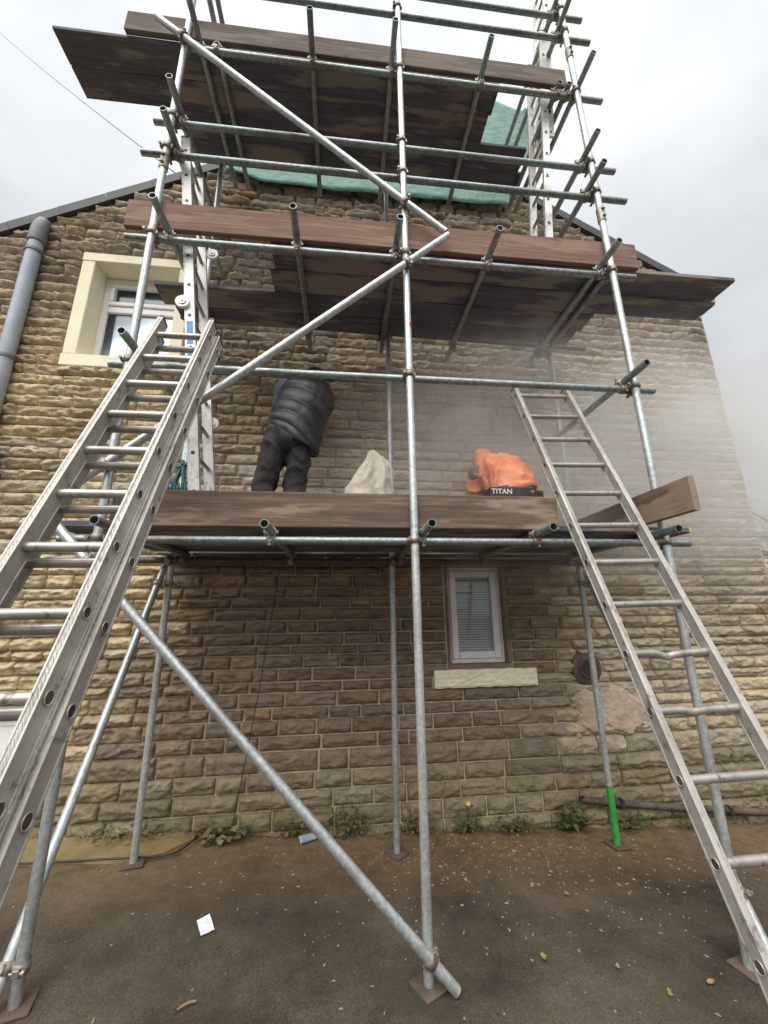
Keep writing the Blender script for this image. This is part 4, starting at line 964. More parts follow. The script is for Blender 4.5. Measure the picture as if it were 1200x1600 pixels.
def head(mb, c, f, tilt=0.0):
    """skull with jaw, nose, ears; f = facing direction"""
    c = Vector(c); f = Vector(f).normalized(); u = Vector((0, 0, 1)); u = (u - f*u.dot(f)).normalized(); s_ = f.cross(u)
    mb.loft([(c-u*0.115+f*0.015, 0.035, 0.045), (c-u*0.09+f*0.02, 0.052, 0.070), (c-u*0.03+f*0.005, 0.070, 0.090), (c+u*0.03, 0.076, 0.098), (c+u*0.085-f*0.005, 0.062, 0.080), (c+u*0.115-f*0.01, 0.02, 0.03)], 18, 4, ref=f)
    mb.loft([(c+f*0.088+u*0.015, 0.008, 0.010), (c+f*0.104-u*0.018, 0.014, 0.014), (c+f*0.090-u*0.032, 0.013, 0.010)], 8, 3, ref=f)
    for sg in (-1, 1):
        mb.loft([(c+s_*sg*0.070-u*0.028, 0.008, 0.012), (c+s_*sg*0.082, 0.007, 0.022), (c+s_*sg*0.076+u*0.028, 0.008, 0.014)], 8, 3, ref=s_)
        mb.loft([(c+s_*sg*0.014+f*0.088-u*0.058, 0.006, 0.005), (c+f*0.096-u*0.056, 0.008, 0.006)], 8, 2, ref=f)
def build_people():
    # --- standing worker in the black body warmer, back to the viewer, leaning towards the wall
    D = DECK+0.002
    p = thing('person', 'person in a black padded body warmer standing bent towards the wall on the platform', 'person', (-0.50, 2.93, D), 'workers on the platform')
    mb = MB()
    hip = Vector((-0.435, 2.93, 3.02)); chest = Vector((-0.335, 3.0, 3.40)); neck = Vector((-0.30, 3.09, 3.57))
    mb.loft([(hip+Vector((0, 0, -0.08)), 0.12, 0.09), (hip, 0.16, 0.11), (hip.lerp(chest, 0.5), 0.14, 0.10), (chest, 0.17, 0.11), (neck, 0.06, 0.06), (neck+Vector((0.02, 0.05, 0.07)), 0.055, 0.055)], 18, 4)
    head(mb, (-0.265, 3.18, 3.635), (0.15, 0.85, -0.45))
    legs = [((-0.53, 2.93, 2.96), (-0.61, 2.95, 2.64), (-0.66, 2.90, D+0.10)), ((-0.36, 2.93, 2.96), (-0.395, 2.97, 2.62), (-0.40, 2.95, D+0.10))]
    for a, b_, c in legs: mb.loft([(a, 0.085, 0.085), (Vector(a).lerp(Vector(b_), 0.5), 0.075, 0.08), (b_, 0.055, 0.06), (Vector(b_).lerp(Vector(c), 0.4), 0.052, 0.056), (c, 0.038, 0.04)], 14, 4)
    arms = [((-0.52, 3.01, 3.50), (-0.575, 3.12, 3.27), (-0.47, 3.36, 3.30)), ((-0.235, 3.11, 3.47), (-0.25, 3.28, 3.29), (-0.23, 3.41, 3.40))]
    for a, b_, c in arms:
        mb.loft([(a, 0.055, 0.055), (b_, 0.043, 0.043), (Vector(b_).lerp(Vector(c), 0.5), 0.038, 0.038), (c, 0.027, 0.025)], 12, 4, ref=(1, 0, 0))
        hand(mb, c, (0.05, 0.9, 0.3), (1, 0, 0), (0, -0.3, 0.9))
    body = mb.build('body', M['skin'], p); modifiers_blob(body, 0.0075, 2)
    # trousers with bunched folds low on the shins
    mb = MB()
    mb.loft([((-0.44, 2.925, 3.16), 0.175, 0.125), ((-0.44, 2.925, 3.05), 0.185, 0.14), ((-0.445, 2.925, 2.93), 0.18, 0.145), ((-0.45, 2.93, 2.85), 0.10, 0.09)], 22, 5)
    def folds(lo):
        return lambda t, a: 1 + (0.085*math.sin(t*36+2.6*math.sin(a+t*4)) + 0.05*math.sin(t*57+2*a)) * max(0, (t-lo)/(1-lo))**0.8 + 0.11*((1-2*abs(noise.noise((math.cos(a)*1.6+t*3, math.sin(a)*1.6, t*4+lo))))-0.4)
    for (a, b_, c), off in zip(legs, (0, 1)):
        a = Vector(a); b_ = Vector(b_); c = Vector(c)
        mb.loft([(a+Vector((0, 0, 0.06)), 0.10, 0.12), (a, 0.104, 0.122), (a.lerp(b_, 0.5), 0.094, 0.105), (b_, 0.080, 0.092), (b_.lerp(c, 0.35), 0.080, 0.090), (b_.lerp(c, 0.8), 0.076, 0.086), (c+Vector((0, 0, -0.03)), 0.075, 0.09)], 36, 10, mod=folds(0.30))
    tr = mb.build('trousers', M['trouser'], p); modifiers_blob(tr, 0.0065, 1, 0.020, 0.17, True)
    for a, b_, c in legs:
        c = Vector(c)
        mb = MB().loft([(c+Vector((0, -0.06, -0.075)), 0.045, 0.03), (c+Vector((0, -0.02, -0.06)), 0.050, 0.045), (c+Vector((0, 0.08, -0.065)), 0.048, 0.038), (c+Vector((0, 0.17, -0.075)), 0.040, 0.026)], 14, 4, ref=(0, 0, 1))
        mb.loft([(c+Vector((0, 0, -0.06)), 0.05, 0.055), (c+Vector((0, 0, 0.05)), 0.05, 0.055)], 14, 3)
        bt = mb.build('boot', M['boot'], p); modifiers_blob(bt, 0.008, 2)
    # quilted gilet
    def quilt(t, a):
        q = t*7.6 + 0.10*math.sin(a*1+t*3) + 0.18*noise.noise((math.cos(a)*1.5, math.sin(a)*1.5, t*3))
        puff = abs(math.sin(q*math.pi))**0.6*(0.85+0.3*noise.noise((math.cos(a)*2, math.sin(a)*2, q)))
        cr = 1-2*abs(noise.noise((math.cos(a)*3.2+t*2, math.sin(a)*3.2, t*7)))
        return 0.930 + 0.105*puff + 0.022*cr + 0.03*noise.noise((math.cos(a)*1.3, math.sin(a)*1.3, t*4))
    mb = MB().loft([((-0.42, 2.92, 3.03), 0.178, 0.145), ((-0.418, 2.92, 3.055), 0.200, 0.162), ((-0.40, 2.935, 3.16), 0.205, 0.17), ((-0.37, 2.96, 3.28), 0.208, 0.172), ((-0.328, 2.98, 3.40), 0.222, 0.170), ((-0.315, 3.01, 3.49), 0.192, 0.150), ((-0.30, 3.05, 3.56), 0.135, 0.110), ((-0.30, 3.09, 3.61), 0.085, 0.085)], 72, 16, mod=quilt)
    # tip the hem: lower on the right, as the worker leans
    mb.v = [(x, y, z - 0.36*max(0, min(1, (x+0.60)/0.42))**1.3*max(0, (3.42-z)/0.39)*0.55 + 0.05*max(0, (3.2-z)/0.2)*max(0, (-0.42-x)/0.2)) for x, y, z in mb.v]
    jk = mb.build('gilet', M['gilet'], p)
    mb = MB().loft([((-0.30, 3.06, 3.57), 0.105, 0.085), ((-0.285, 3.10, 3.63), 0.112, 0.105), ((-0.268, 3.145, 3.69), 0.10, 0.105), ((-0.262, 3.17, 3.735), 0.05, 0.06), ((-0.26, 3.175, 3.745), 0.012, 0.012)], 20, 5)
    hd = mb.build('hood', M['gilet'], p)
    for a, b_, c in arms:
        a = Vector(a); b_ = Vector(b_); c = Vector(c)
        mb = MB().loft([(a+Vector((0, 0, 0.03)), 0.05, 0.05), (a, 0.080, 0.080), (a.lerp(b_, 0.5), 0.072, 0.072), (b_, 0.062, 0.062), (b_.lerp(c, 0.5), 0.055, 0.055), (c, 0.044, 0.044)], 18, 6, ref=(1, 0, 0), mod=lambda t, q: 1+0.04*math.sin(t*38+2*math.sin(q)))
        mb.build('sleeve', M['sleeve'], p)
    # --- crouching worker in the orange hooded jacket
    p = thing('person', 'person in a faded orange hooded jacket kneeling at the wall beside the ladder', 'person', (1.26, 2.62, D), 'workers on the platform')
    mb = MB()
    hipc = Vector((1.29, 2.66, 2.42)); ch = Vector((1.215, 2.86, 2.70)); nk = Vector((1.18, 2.97, 2.78))
    mb.loft([(hipc+Vector((0, -0.05, -0.06)), 0.12, 0.10), (hipc, 0.16, 0.12), (hipc.lerp(ch, 0.5), 0.15, 0.11), (ch, 0.16, 0.11), (nk, 0.06, 0.06), (nk+Vector((0, 0.06, 0.03)), 0.055, 0.055)], 18, 4)
    head(mb, (1.165, 3.05, 2.80), (-0.05, 0.75, -0.65))
    kn = [((1.20, 2.68, 2.36), (1.15, 2.98, D+0.085), (1.16, 2.58, D+0.06)), ((1.37, 2.68, 2.36), (1.41, 2.97, D+0.085), (1.40, 2.57, D+0.06))]
    for a, b_, c in kn:
        mb.loft([(a, 0.085, 0.085), (Vector(a).lerp(Vector(b_), 0.5), 0.075, 0.075), (b_, 0.055, 0.055)], 14, 4)
        mb.loft([(b_, 0.055, 0.055), (Vector(b_).lerp(Vector(c), 0.5), 0.052, 0.05), (c, 0.038, 0.038)], 14, 4, ref=(0, 0, 1))
    ar = [((1.07, 2.88, 2.68), (1.05, 3.0, 2.46), (1.09, 3.22, 2.42)), ((1.355, 2.90, 2.68), (1.37, 3.06, 2.50), (1.30, 3.25, 2.46))]
    for a, b_, c in ar:
        mb.loft([(a, 0.055, 0.055), (b_, 0.043, 0.043), (c, 0.027, 0.025)], 12, 5, ref=(1, 0, 0)); hand(mb, c, (0.05, 0.95, 0.0), (1, 0, 0), (0, 0, 1))
    body = mb.build('body', M['skin'], p); modifiers_blob(body, 0.0075, 2)
    mb = MB()
    mb.loft([((1.29, 2.63, 2.50), 0.17, 0.13), (hipc, 0.175, 0.15), ((1.29, 2.66, 2.33), 0.15, 0.14)], 20, 5)
    for a, b_, c in kn:
        a = Vector(a); b_ = Vector(b_); c = Vector(c)
        mb.loft([(a, 0.10, 0.11), (a.lerp(b_, 0.5), 0.095, 0.095), (b_, 0.078, 0.078)], 16, 5)
        mb.loft([(b_, 0.076, 0.076), (b_.lerp(c, 0.5), 0.068, 0.062), (c, 0.055, 0.055)], 16, 5, ref=(0, 0, 1))
    tr = mb.build('trousers', M['trouser'], p); modifiers_blob(tr, 0.010, 3, 0.016, 0.1)
    for a, b_, c in kn:
        c = Vector(c)
        mb = MB().loft([(c+Vector((0, 0.03, 0)), 0.045, 0.045), (c+Vector((0, -0.05, 0.0)), 0.052, 0.056), (c+Vector((0, -0.10, 0.01)), 0.045, 0.058), (c+Vector((0, -0.12, 0.02)), 0.02, 0.03)], 14, 4, ref=(0, 0, 1))
        bt = mb.build('boot', M['boot'], p); modifiers_blob(bt, 0.008, 2)
    mb = MB()
    mb.loft([((1.27, 2.55, 2.40), 0.11, 0.13), ((1.255, 2.60, 2.45), 0.138, 0.155), ((1.25, 2.67, 2.56), 0.155, 0.160), ((1.24, 2.76, 2.66), 0.168, 0.148), ((1.22, 2.85, 2.725), 0.160, 0.13), ((1.195, 2.94, 2.76), 0.125, 0.105), ((1.18, 3.0, 2.775), 0.08, 0.08)], 48, 9, ref=(0, 0, 1), mod=lambda t, a: 1 + 0.13*(1-2*abs(noise.noise((math.cos(a)*1.7+t*4, math.sin(a)*1.7-t*2, t*3)))) + 0.045*math.sin(5*a+16*t+3*noise.noise((t*4, a, 1)))*(1-t) - 0.05)
    for a, b_, c in ar:
        a = Vector(a); b_ = Vector(b_); c = Vector(c)
        mb.loft([(a+Vector((0.02, 0, 0.02)), 0.05, 0.05), (a, 0.072, 0.072), (a.lerp(b_, 0.5), 0.064, 0.064), (b_, 0.062, 0.062), (b_.lerp(c, 0.5), 0.055, 0.055), (c, 0.044, 0.044)], 16, 5, ref=(1, 0, 0))
    jk = mb.build('jacket', M['orange'], p); modifiers_blob(jk, 0.0065, 1, 0.019, 0.15, True)
    mb = MB().loft([((1.18, 2.93, 2.775), 0.09, 0.055), ((1.175, 2.97, 2.83), 0.098, 0.085), ((1.17, 3.02, 2.89), 0.085, 0.10), ((1.167, 3.07, 2.915), 0.06, 0.08), ((1.165, 3.10, 2.92), 0.012, 0.012)], 20, 5)
    hd = mb.build('hood', M['orange'], p); modifiers_blob(hd, 0.0085, 2, 0.022, 0.06)
    c0 = Vector((1.064, 2.872, 2.694))
    mb = MB().loft([(c0+Vector((0.03, 0.0, 0.070)), 0.012, 0.012), (c0+Vector((0.018, 0, 0.055)), 0.055, 0.052), (c0+Vector((0.004, 0, 0.020)), 0.076, 0.073), (c0+Vector((0, 0, -0.008)), 0.072, 0.070), (c0+Vector((0.004, 0.004, -0.03)), 0.060, 0.060)], 20, 5)
    mb.build('shoulder_patch', M['grey_cloth'], p)
build_people()

# ------------------------------------------------------------------ things on the lowest platform
def build_deck_things():
    D = DECK+0.001
    # rubble bag
    cx, cy = 0.17, 2.82
    b = thing('rubble_bag', 'crumpled translucent plastic rubble bag standing on the lowest platform', 'bag', (cx, cy, D))
    prof = [(0.0, -0.13, 0.375), (0.36, -0.10, 0.40), (0.375, -0.008, 0.372), (0.45, 0.045, 0.376), (0.55, 0.105, 0.370), (0.60, 0.140, 0.345), (0.64, 0.162, 0.305), (0.665, 0.172, 0.268), (0.685, 0.176, 0.252), (0.70, 0.186, 0.238), (0.712, 0.20, 0.222)]
    prof[1] = (0.20, -0.075, 0.385); n, m = 64, 44; vs = []
    for j in range(m+1):
        h = 0.712*j/m
        for q in range(len(prof)-1):
            if prof[q][0] <= h <= prof[q+1][0]: break
        t = (h-prof[q][0])/(prof[q+1][0]-prof[q][0]); xl = prof[q][1]+(prof[q+1][1]-prof[q][1])*t; xr = prof[q][2]+(prof[q+1][2]-prof[q][2])*t
        c = (xl+xr)/2; w = (xr-xl)/2; ap = 0.215 - 0.02*h
        for i in range(n):
            a = 2*math.pi*i/n; ca, sa = math.cos(a), math.sin(a)
            k1 = 1-2*abs(math.sin(a*3.5+1.6*noise.noise((ca*1.5, sa*1.5, h*2))+h*1.2))*min(1, 0.35+h*1.3); k2 = 1-2*abs(noise.noise((ca*3.5, sa*3.5+3, h*7)))
            f = 1 + 0.26*(k1-0.5) + 0.16*(k2-0.5)
            x = c + ca*w*(0.97+0.08*(k2-0.5)); y = cy + sa*min(0.15, w*0.9+0.01)*f
            vs.append((x, y, D + h + (0.010*noise.noise((a*2, h*9, 0)) if j > 2 else 0)))
    fs = [(j*n+i, j*n+(i+1) % n, (j+1)*n+(i+1) % n, (j+1)*n+i) for j in range(m) for i in range(n)] + [tuple(range(n)), tuple(m*n+i for i in range(n))]
    mb = MB().add(vs, fs, True); sk = mb.build('sack', M['bag'], b)
    tx = bpy.data.textures.new('crumple', 'MUSGRAVE'); tx.noise_scale = 0.11; tx.musgrave_type = 'RIDGED_MULTIFRACTAL'; tx.octaves = 3
    dm = sk.modifiers.new('crumple', 'DISPLACE'); dm.texture = tx; dm.strength = 0.009; dm.mid_level = 0.6; dm.texture_coords = 'LOCAL'
    # tool box standing on a second box so that its label shows above the toe board
    bx = thing('tool_box', 'black tool box lettered TITAN behind the toe board', 'tool box', (1.15, 2.52, D))
    y0 = 2.44
    MB().box((0.985, y0, D), (1.315, 2.60, 2.452), 0.004).build('carton', M['box_black'], bx)
    MB().box((1.06, y0+0.012, 2.4525), (1.30, 2.59, 2.464), 0.003).build('flap', M['box_blue'], bx)
    cu = bpy.data.curves.new('lettering', 'FONT'); cu.body = 'TITAN'; cu.size = 0.050; cu.extrude = 0.0008; cu.space_character = 1.02; cu.shear = 0.12; cu.offset = 0.0012
    to = bpy.data.objects.new('tmp', cu); COL.objects.link(to); bpy.context.view_layer.update()
    me = bpy.data.meshes.new_from_object(to.evaluated_get(bpy.context.evaluated_depsgraph_get())); bpy.data.objects.remove(to)
    me.transform(Matrix.Translation((0.992-1.15, y0-0.0025-2.52, 2.404-D)) @ Matrix.Rotation(math.pi/2, 4, 'X'))
    me.materials.append(M['white_print']); o = bpy.data.objects.new('lettering', me); COL.objects.link(o); o.parent = bx
    MB().tube((1.288, y0-0.002, 2.424), (1.288, y0+0.001, 2.424), 0.010, 12, False).build('emblem', M['orange_print'], bx)
    mb = MB()
    mb.add([(1.06, 2.46, 2.466), (1.13, 2.455, 2.473), (1.14, 2.56, 2.477), (1.055, 2.57, 2.469)], [(0,1,2,3)]).build('paper_wrap', M['white_print'], bx)
    # small black wedge and scrap of white wrapping beside it
    tag(MB().add([(0.885, 2.40, D), (0.945, 2.40, D), (0.945, 2.46, D), (0.885, 2.46, D), (0.913, 2.43, 2.415)], [(3,2,1,0),(0,1,4),(1,2,4),(2,3,4),(3,0,4)]).build('plastic_cone', M['black']), 'small black pointed cap beside the lettered tool box', 'cap')
    # teal toothed tool with a pale shaft
    t = thing('dustpan', 'teal plastic long-handled tool with toothed head beside the folding ladder', 'tool', (-1.08, 2.52, D))
    mb = MB().box((-1.18, 2.45, D), (-0.985, 2.62, D+0.262), 0.012)
    for i in range(9): mb.box((-1.172+0.021*i, 2.438, D+0.20), (-1.160+0.021*i, 2.4495, D+0.285), 0.002)
    mb.build('head', M['teal'], t)
    mb = MB(); mb.obox((-1.045, 2.51, D+0.36), Vector((1, 0, 0.12)).normalized(), Vector((0, 1, 0)), Vector((-0.12, 0, 1)).normalized(), 0.010, 0.02, 0.10, 0.004)
    mb.obox((-1.085, 2.51, D+0.33), Vector((1, 0, -0.3)).normalized(), Vector((0, 1, 0)), Vector((0.3, 0, 1)).normalized(), 0.008, 0.02, 0.07, 0.003)
    mb.obox((-1.06, 2.51, D+0.42), Vector((1, 0, 0.4)).normalized(), Vector((0, 1, 0)), Vector((-0.4, 0, 1)).normalized(), 0.032, 0.02, 0.010, 0.003)
    mb.build('bracket', M['teal'], t)
    MB().tube((-1.043, 2.515, D+0.44), (-1.075, 2.58, D+0.98), 0.012, 12).build('shaft', M['alu_white'], t)
    # cord hanging from the platform to the ground
    mb = MB(); pts = [(-0.505, 3.20, 2.03), (-0.56, 3.215, 1.55), (-0.62, 3.23, 1.05), (-0.70, 3.30, 0.55), (-0.775, 3.42, 0.16), (-0.80, 3.45, ground_z(-0.8)+0.006), (-0.95, 3.36, ground_z(-0.9)+0.008)]
    tag(mb.loft([(q, 0.0035, 0.0035) for q in pts], 6, 5, ref=(0, 1, 0)).build('hanging_cord', M['black']), 'thin dark cord hanging from the lowest platform down the wall', 'cord')
build_deck_things()

# ------------------------------------------------------------------ cables, ground litter, weeds
def build_ground_things():
    a = Vector((-1.843, 3.44, 6.317)); b_ = Vector((-1.445, 1.2, 3.991)); far = a + (b_-a)*1.0
    # overhead line: from the verge out to the left, rising towards a far pole
    e = a + (Vector((-9.2, 7.79, 16.69))-a)*1.35
    mb = MB(); n = 20; path = []
    for i in range(n+1):
        t = i/n; q = a.lerp(e, t); q.z -= 0.10*4*t*(1-t); path.append((q, 0.006, 0.006))
    tag(mb.loft(path, 6, 1, ref=(0, 1, 0)).build('overhead_cable', M['black']), 'thin overhead cable running down to the roof edge at the upper left', 'cable')
    # sheet of paper
    me = MB(); vs = []
    c = [Vector((-0.754, 2.658)), Vector((-0.700, 2.696)), Vector((-0.641, 2.591)), Vector((-0.698, 2.553))]
    for j in range(6):
        for i in range(6):
            u, v = i/5, j/5; q = c[0].lerp(c[1], u).lerp(c[3].lerp(c[2], u), v)
            vs.append((q.x, q.y, ground_z(q.x)+0.012+0.006*noise.noise((u*3, v*3, 1))+0.006*(1-v)*u))
    me.add(vs, [(j*6+i, j*6+i+1, j*6+i+7, j*6+i+6) for j in range(5) for i in range(5)])
    o = me.build('paper_scrap', M['paper']); k = o.modifiers.new('t', 'SOLIDIFY'); k.thickness = 0.0012
    tag(o, 'small square of white paper lying on the tarmac', 'paper')
    # half-pipe shard
    mb = MB(); vs = []
    for i in range(7):
        t = i/6
        for k in range(9):
            an = math.pi*k/8; x = -0.295+0.125*t; y = 3.40+0.075*t
            vs.append((x+0.028*math.cos(an)*0.4, y-0.030*math.cos(an), ground_z(x)+0.006+0.036*math.sin(an)*(1-0.15*t)))
    mb.add(vs, [(i*9+k, i*9+k+1, i*9+k+10, i*9+k+9) for i in range(6) for k in range(8)], True)
    o = mb.build('gutter_shard', M['pipe_grey']); k = o.modifiers.new('t', 'SOLIDIFY'); k.thickness = 0.004
    tag(o, 'broken curved grey shard lying near the foot of the wall', 'shard')
    # cable along the edge of the mossy strip
    pts = [(-2.6, 3.15), (-2.13, 3.175), (-1.58, 3.205), (-1.25, 3.225), (-1.12, 3.255), (-1.06, 3.35), (-1.03, 3.46)]
    tag(MB().loft([((x, y, ground_z(x)+0.024), 0.006, 0.006) for x, y in pts], 6, 5, ref=(0, 0, 1)).build('ground_cable', M['black']), 'dark cable lying along the edge of the mossy strip', 'cable')
    # twig
    tag(MB().loft([((-0.66, 2.165, ground_z(-.66)+0.012), 0.004, 0.004), ((-0.63, 2.19, ground_z(-.63)+0.013), 0.0055, 0.005), ((-0.595, 2.20, ground_z(-.6)+0.012), 0.004, 0.004)], 6, 3, ref=(0, 0, 1)).build('twig', M['leaf_dry']), 'pale twig lying on the tarmac in the lower left foreground', 'twig')
    # fallen leaves
    labels = ['orange brown fallen leaf nearest the foot of the right ladder', 'fallen leaf lying in the right foreground between two base plates', 'yellowish fallen leaf on the open tarmac right of the middle standard',
              'pale curled leaf lying near the green painted standard', 'small dry leaf lying in front of the low weeds', 'dry leaf in the right foreground near the orange one']
    spots = [(1.739, 2.155), (1.498, 2.115), (1.015, 2.334), (1.40, 2.98), (1.389, 2.773), (1.352, 2.262)]
    for (x, y), l in zip(spots, labels):
        mb = MB(); vs = []; a = random.uniform(0, 6.28); ln = random.uniform(0.013, 0.024)
        for i in range(7):
            t = i/6*2-1; w = 0.010*(1-t*t)**0.7 + 0.001
            for s_ in (-1, 0, 1):
                px, py = t*ln, s_*w*(0.55+random.random())
                vs.append((x+px*math.cos(a)-py*math.sin(a), y+px*math.sin(a)+py*math.cos(a), ground_z(x)+0.010+0.005*abs(s_)*random.uniform(0.2, 1.4)+0.004*t*t))
        mb.add(vs, [(i*3+s_, i*3+s_+1, i*3+s_+4, i*3+s_+3) for i in range(6) for s_ in (0, 1)])
        o = mb.build('fallen_leaf', M['leaf_dry']); k = o.modifiers.new('t', 'SOLIDIFY'); k.thickness = 0.0008
        tag(o, l, 'leaf', 'fallen leaves on the tarmac')
    # stone chips and grit
    mb = MB()
    for i in range(1150):
        if random.random() < 0.72: x = random.gauss(1.2, 0.9); y = 3.5 - abs(random.gauss(0, 0.45))
        else: x = random.uniform(-2.2, 3.6); y = random.uniform(1.6, 3.45)
        if y < 1.3 or abs(x) > 4.2: continue
        sc = random.uniform(0.0014, 0.0052)*(1.3 if random.random() < 0.12 else 1); a = random.uniform(0, 6.28); el = random.uniform(0.8, 2.7)
        ca, sa = math.cos(a), math.sin(a); z = ground_z(x)+0.012*noise.noise((x*1.3, y*1.3, 0))
        vs = []
        for (px, py, pz) in ((-1, -.8, 0), (1, -.7, 0), (.9, .8, 0), (-.8, .9, 0), (-.6, -.4, .8), (.7, -.5, .7), (.5, .6, .9), (-.5, .5, .6)):
            px *= el*random.uniform(.8, 1.2); py *= random.uniform(.8, 1.2)
            vs.append((x+(px*ca-py*sa)*sc, y+(px*sa+py*ca)*sc, z+pz*sc*0.8+0.0005))
        mb.add(vs, [(0,3,2,1),(4,5,6,7),(0,1,5,4),(1,2,6,5),(2,3,7,6),(3,0,4,7)])
    tag(mb.build('gravel', M['chips']), 'scattered pale stone chips and grit on the tarmac', 'gravel', kind='stuff')
    # weeds at the foot of the wall
    def weed(x, y, h, w, n, label, mat='leaf', big=1.0, flower=None, name='weed'):
        z = ground_z(x); r = thing(name, label, 'weed', (x, y, z), 'weeds at the foot of the wall')
        lf = MB(); st = MB()
        for i in range(n):
            a = random.uniform(0, 6.28); q = random.random()**0.6
            tip = Vector((x+math.cos(a)*w*q, y-abs(math.sin(a))*w*0.55*q, z+1.3*h*random.uniform(0.12, 1)*(1-0.35*q)))
            base = Vector((x+math.cos(a)*w*0.25*q, y, z-0.005))
            if i % 3 == 0: st.loft([(base, 0.0022, 0.0022), (base.lerp(tip, 0.6)+Vector((0, 0, 0.01)), 0.0018, 0.0018), (tip, 0.001, 0.001)], 5, 2)
            ln = random.uniform(0.018, 0.036)*big; wd = ln*random.uniform(0.40, 0.62)
            d = Vector((math.cos(a)*0.8, -0.6, random.uniform(-0.5, 0.7))).normalized(); sd_ = d.cross(Vector((random.uniform(-.4, .4), random.uniform(-.4, .1), 1))).normalized(); up = sd_.cross(d)
            p0 = tip - d*ln*0.5
            lf.add([p0, p0+d*ln*0.45+sd_*wd+up*ln*0.12, p0+d*ln*0.5-up*ln*0.03, p0+d*ln*0.45-sd_*wd+up*ln*0.12, p0+d*ln*1.1-up*ln*0.1], [(0,2,1),(0,3,2),(1,2,4),(2,3,4)], True)
        lf.build('foliage', M[mat], r); st.build('stem', M[mat], r)
        if flower:
            fx, fy, fz = flower
            st2 = MB().loft([((x, y, z), 0.002, 0.002), ((fx, fy, fz), 0.0018, 0.0018)], 5, 2).build('flower_stem', M['leaf'], r)
            mb = MB()
            for k in range(7):
                a = k/7*6.283; d = Vector((math.cos(a), -0.35, math.sin(a))).normalized(); c0 = Vector((fx, fy, fz))
                s_ = d.cross(Vector((0, 1, 0))).normalized()
                mb.add([c0, c0+d*0.012+s_*0.006, c0+d*0.021, c0+d*0.012-s_*0.006], [(0,1,2,3)])
            mb.build('flower', M['yellow'], r)
    fr = MB()
    for i in range(2600):
        x = random.uniform(-2.3, 3.7); dn = 0.5+0.9*noise.noise((x*2.1, 3, 1))
        if random.random() > dn: continue
        h = abs(random.gauss(0, 0.035)) + 0.004; y = 3.515 + 0.0166*x - abs(random.gauss(0, 0.03)); z = ground_z(x)
        a = random.uniform(0, 6.28); ln = random.uniform(0.008, 0.022); d = Vector((math.cos(a), -0.6, random.uniform(-0.3, 1.0))).normalized(); sd_ = d.cross(Vector((0.2, -0.3, 1))).normalized()
        q = Vector((x, y, z+h)); fr.add([q, q+d*ln*0.5+sd_*ln*0.32, q+d*ln, q+d*ln*0.5-sd_*ln*0.32], [(0,1,2,3)])
    tag(fr.build('ground_cover', M['leaf_olive']), 'mossy fringe of tiny weeds along the foot of the wall', 'ground cover', kind='stuff')
    Y = 3.50
    weed(0.06, Y, 0.20, 0.16, 90, 'bushy olive weed clump right of the hanging cord at the wall foot', 'leaf_olive', 1.15)
    weed(0.60, Y, 0.15, 0.15, 80, 'weed clump between the two middle standards at the wall foot', 'leaf_olive')
    weed(1.00, Y+0.01, 0.16, 0.12, 80, 'green weed with a single yellow flower below the small window', 'leaf', 0.9, (1.0, 3.46, 0.175))
    weed(1.38, Y+0.01, 0.12, 0.20, 90, 'low green weeds at the wall foot right of the yellow flower', 'leaf', 0.85)
    weed(1.86, Y+0.01, 0.17, 0.13, 60, 'broad leaved dark weed just left of the green painted standard', 'leaf', 1.9)
    weed(2.36, Y+0.02, 0.11, 0.17, 70, 'low weeds under the drain pipe right of the green painted standard', 'leaf', 0.9)
    weed(2.95, Y+0.02, 0.07, 0.20, 50, 'small sparse weeds under the drain pipe behind the right ladder', 'leaf', 0.8)
    weed(-0.34, Y, 0.10, 0.16, 50, 'small leafy weed beside the broken grey shard', 'leaf_olive', 1.1)
    weed(-0.86, Y-0.02, 0.12, 0.20, 40, 'pale broad leaved weed where the hanging cord meets the ground', 'leaf_olive', 2.0)
    weed(-1.55, Y, 0.10, 0.30, 110, 'mossy fringe of weeds at the wall foot behind the left raking brace', 'leaf_olive', 0.8)
build_ground_things()

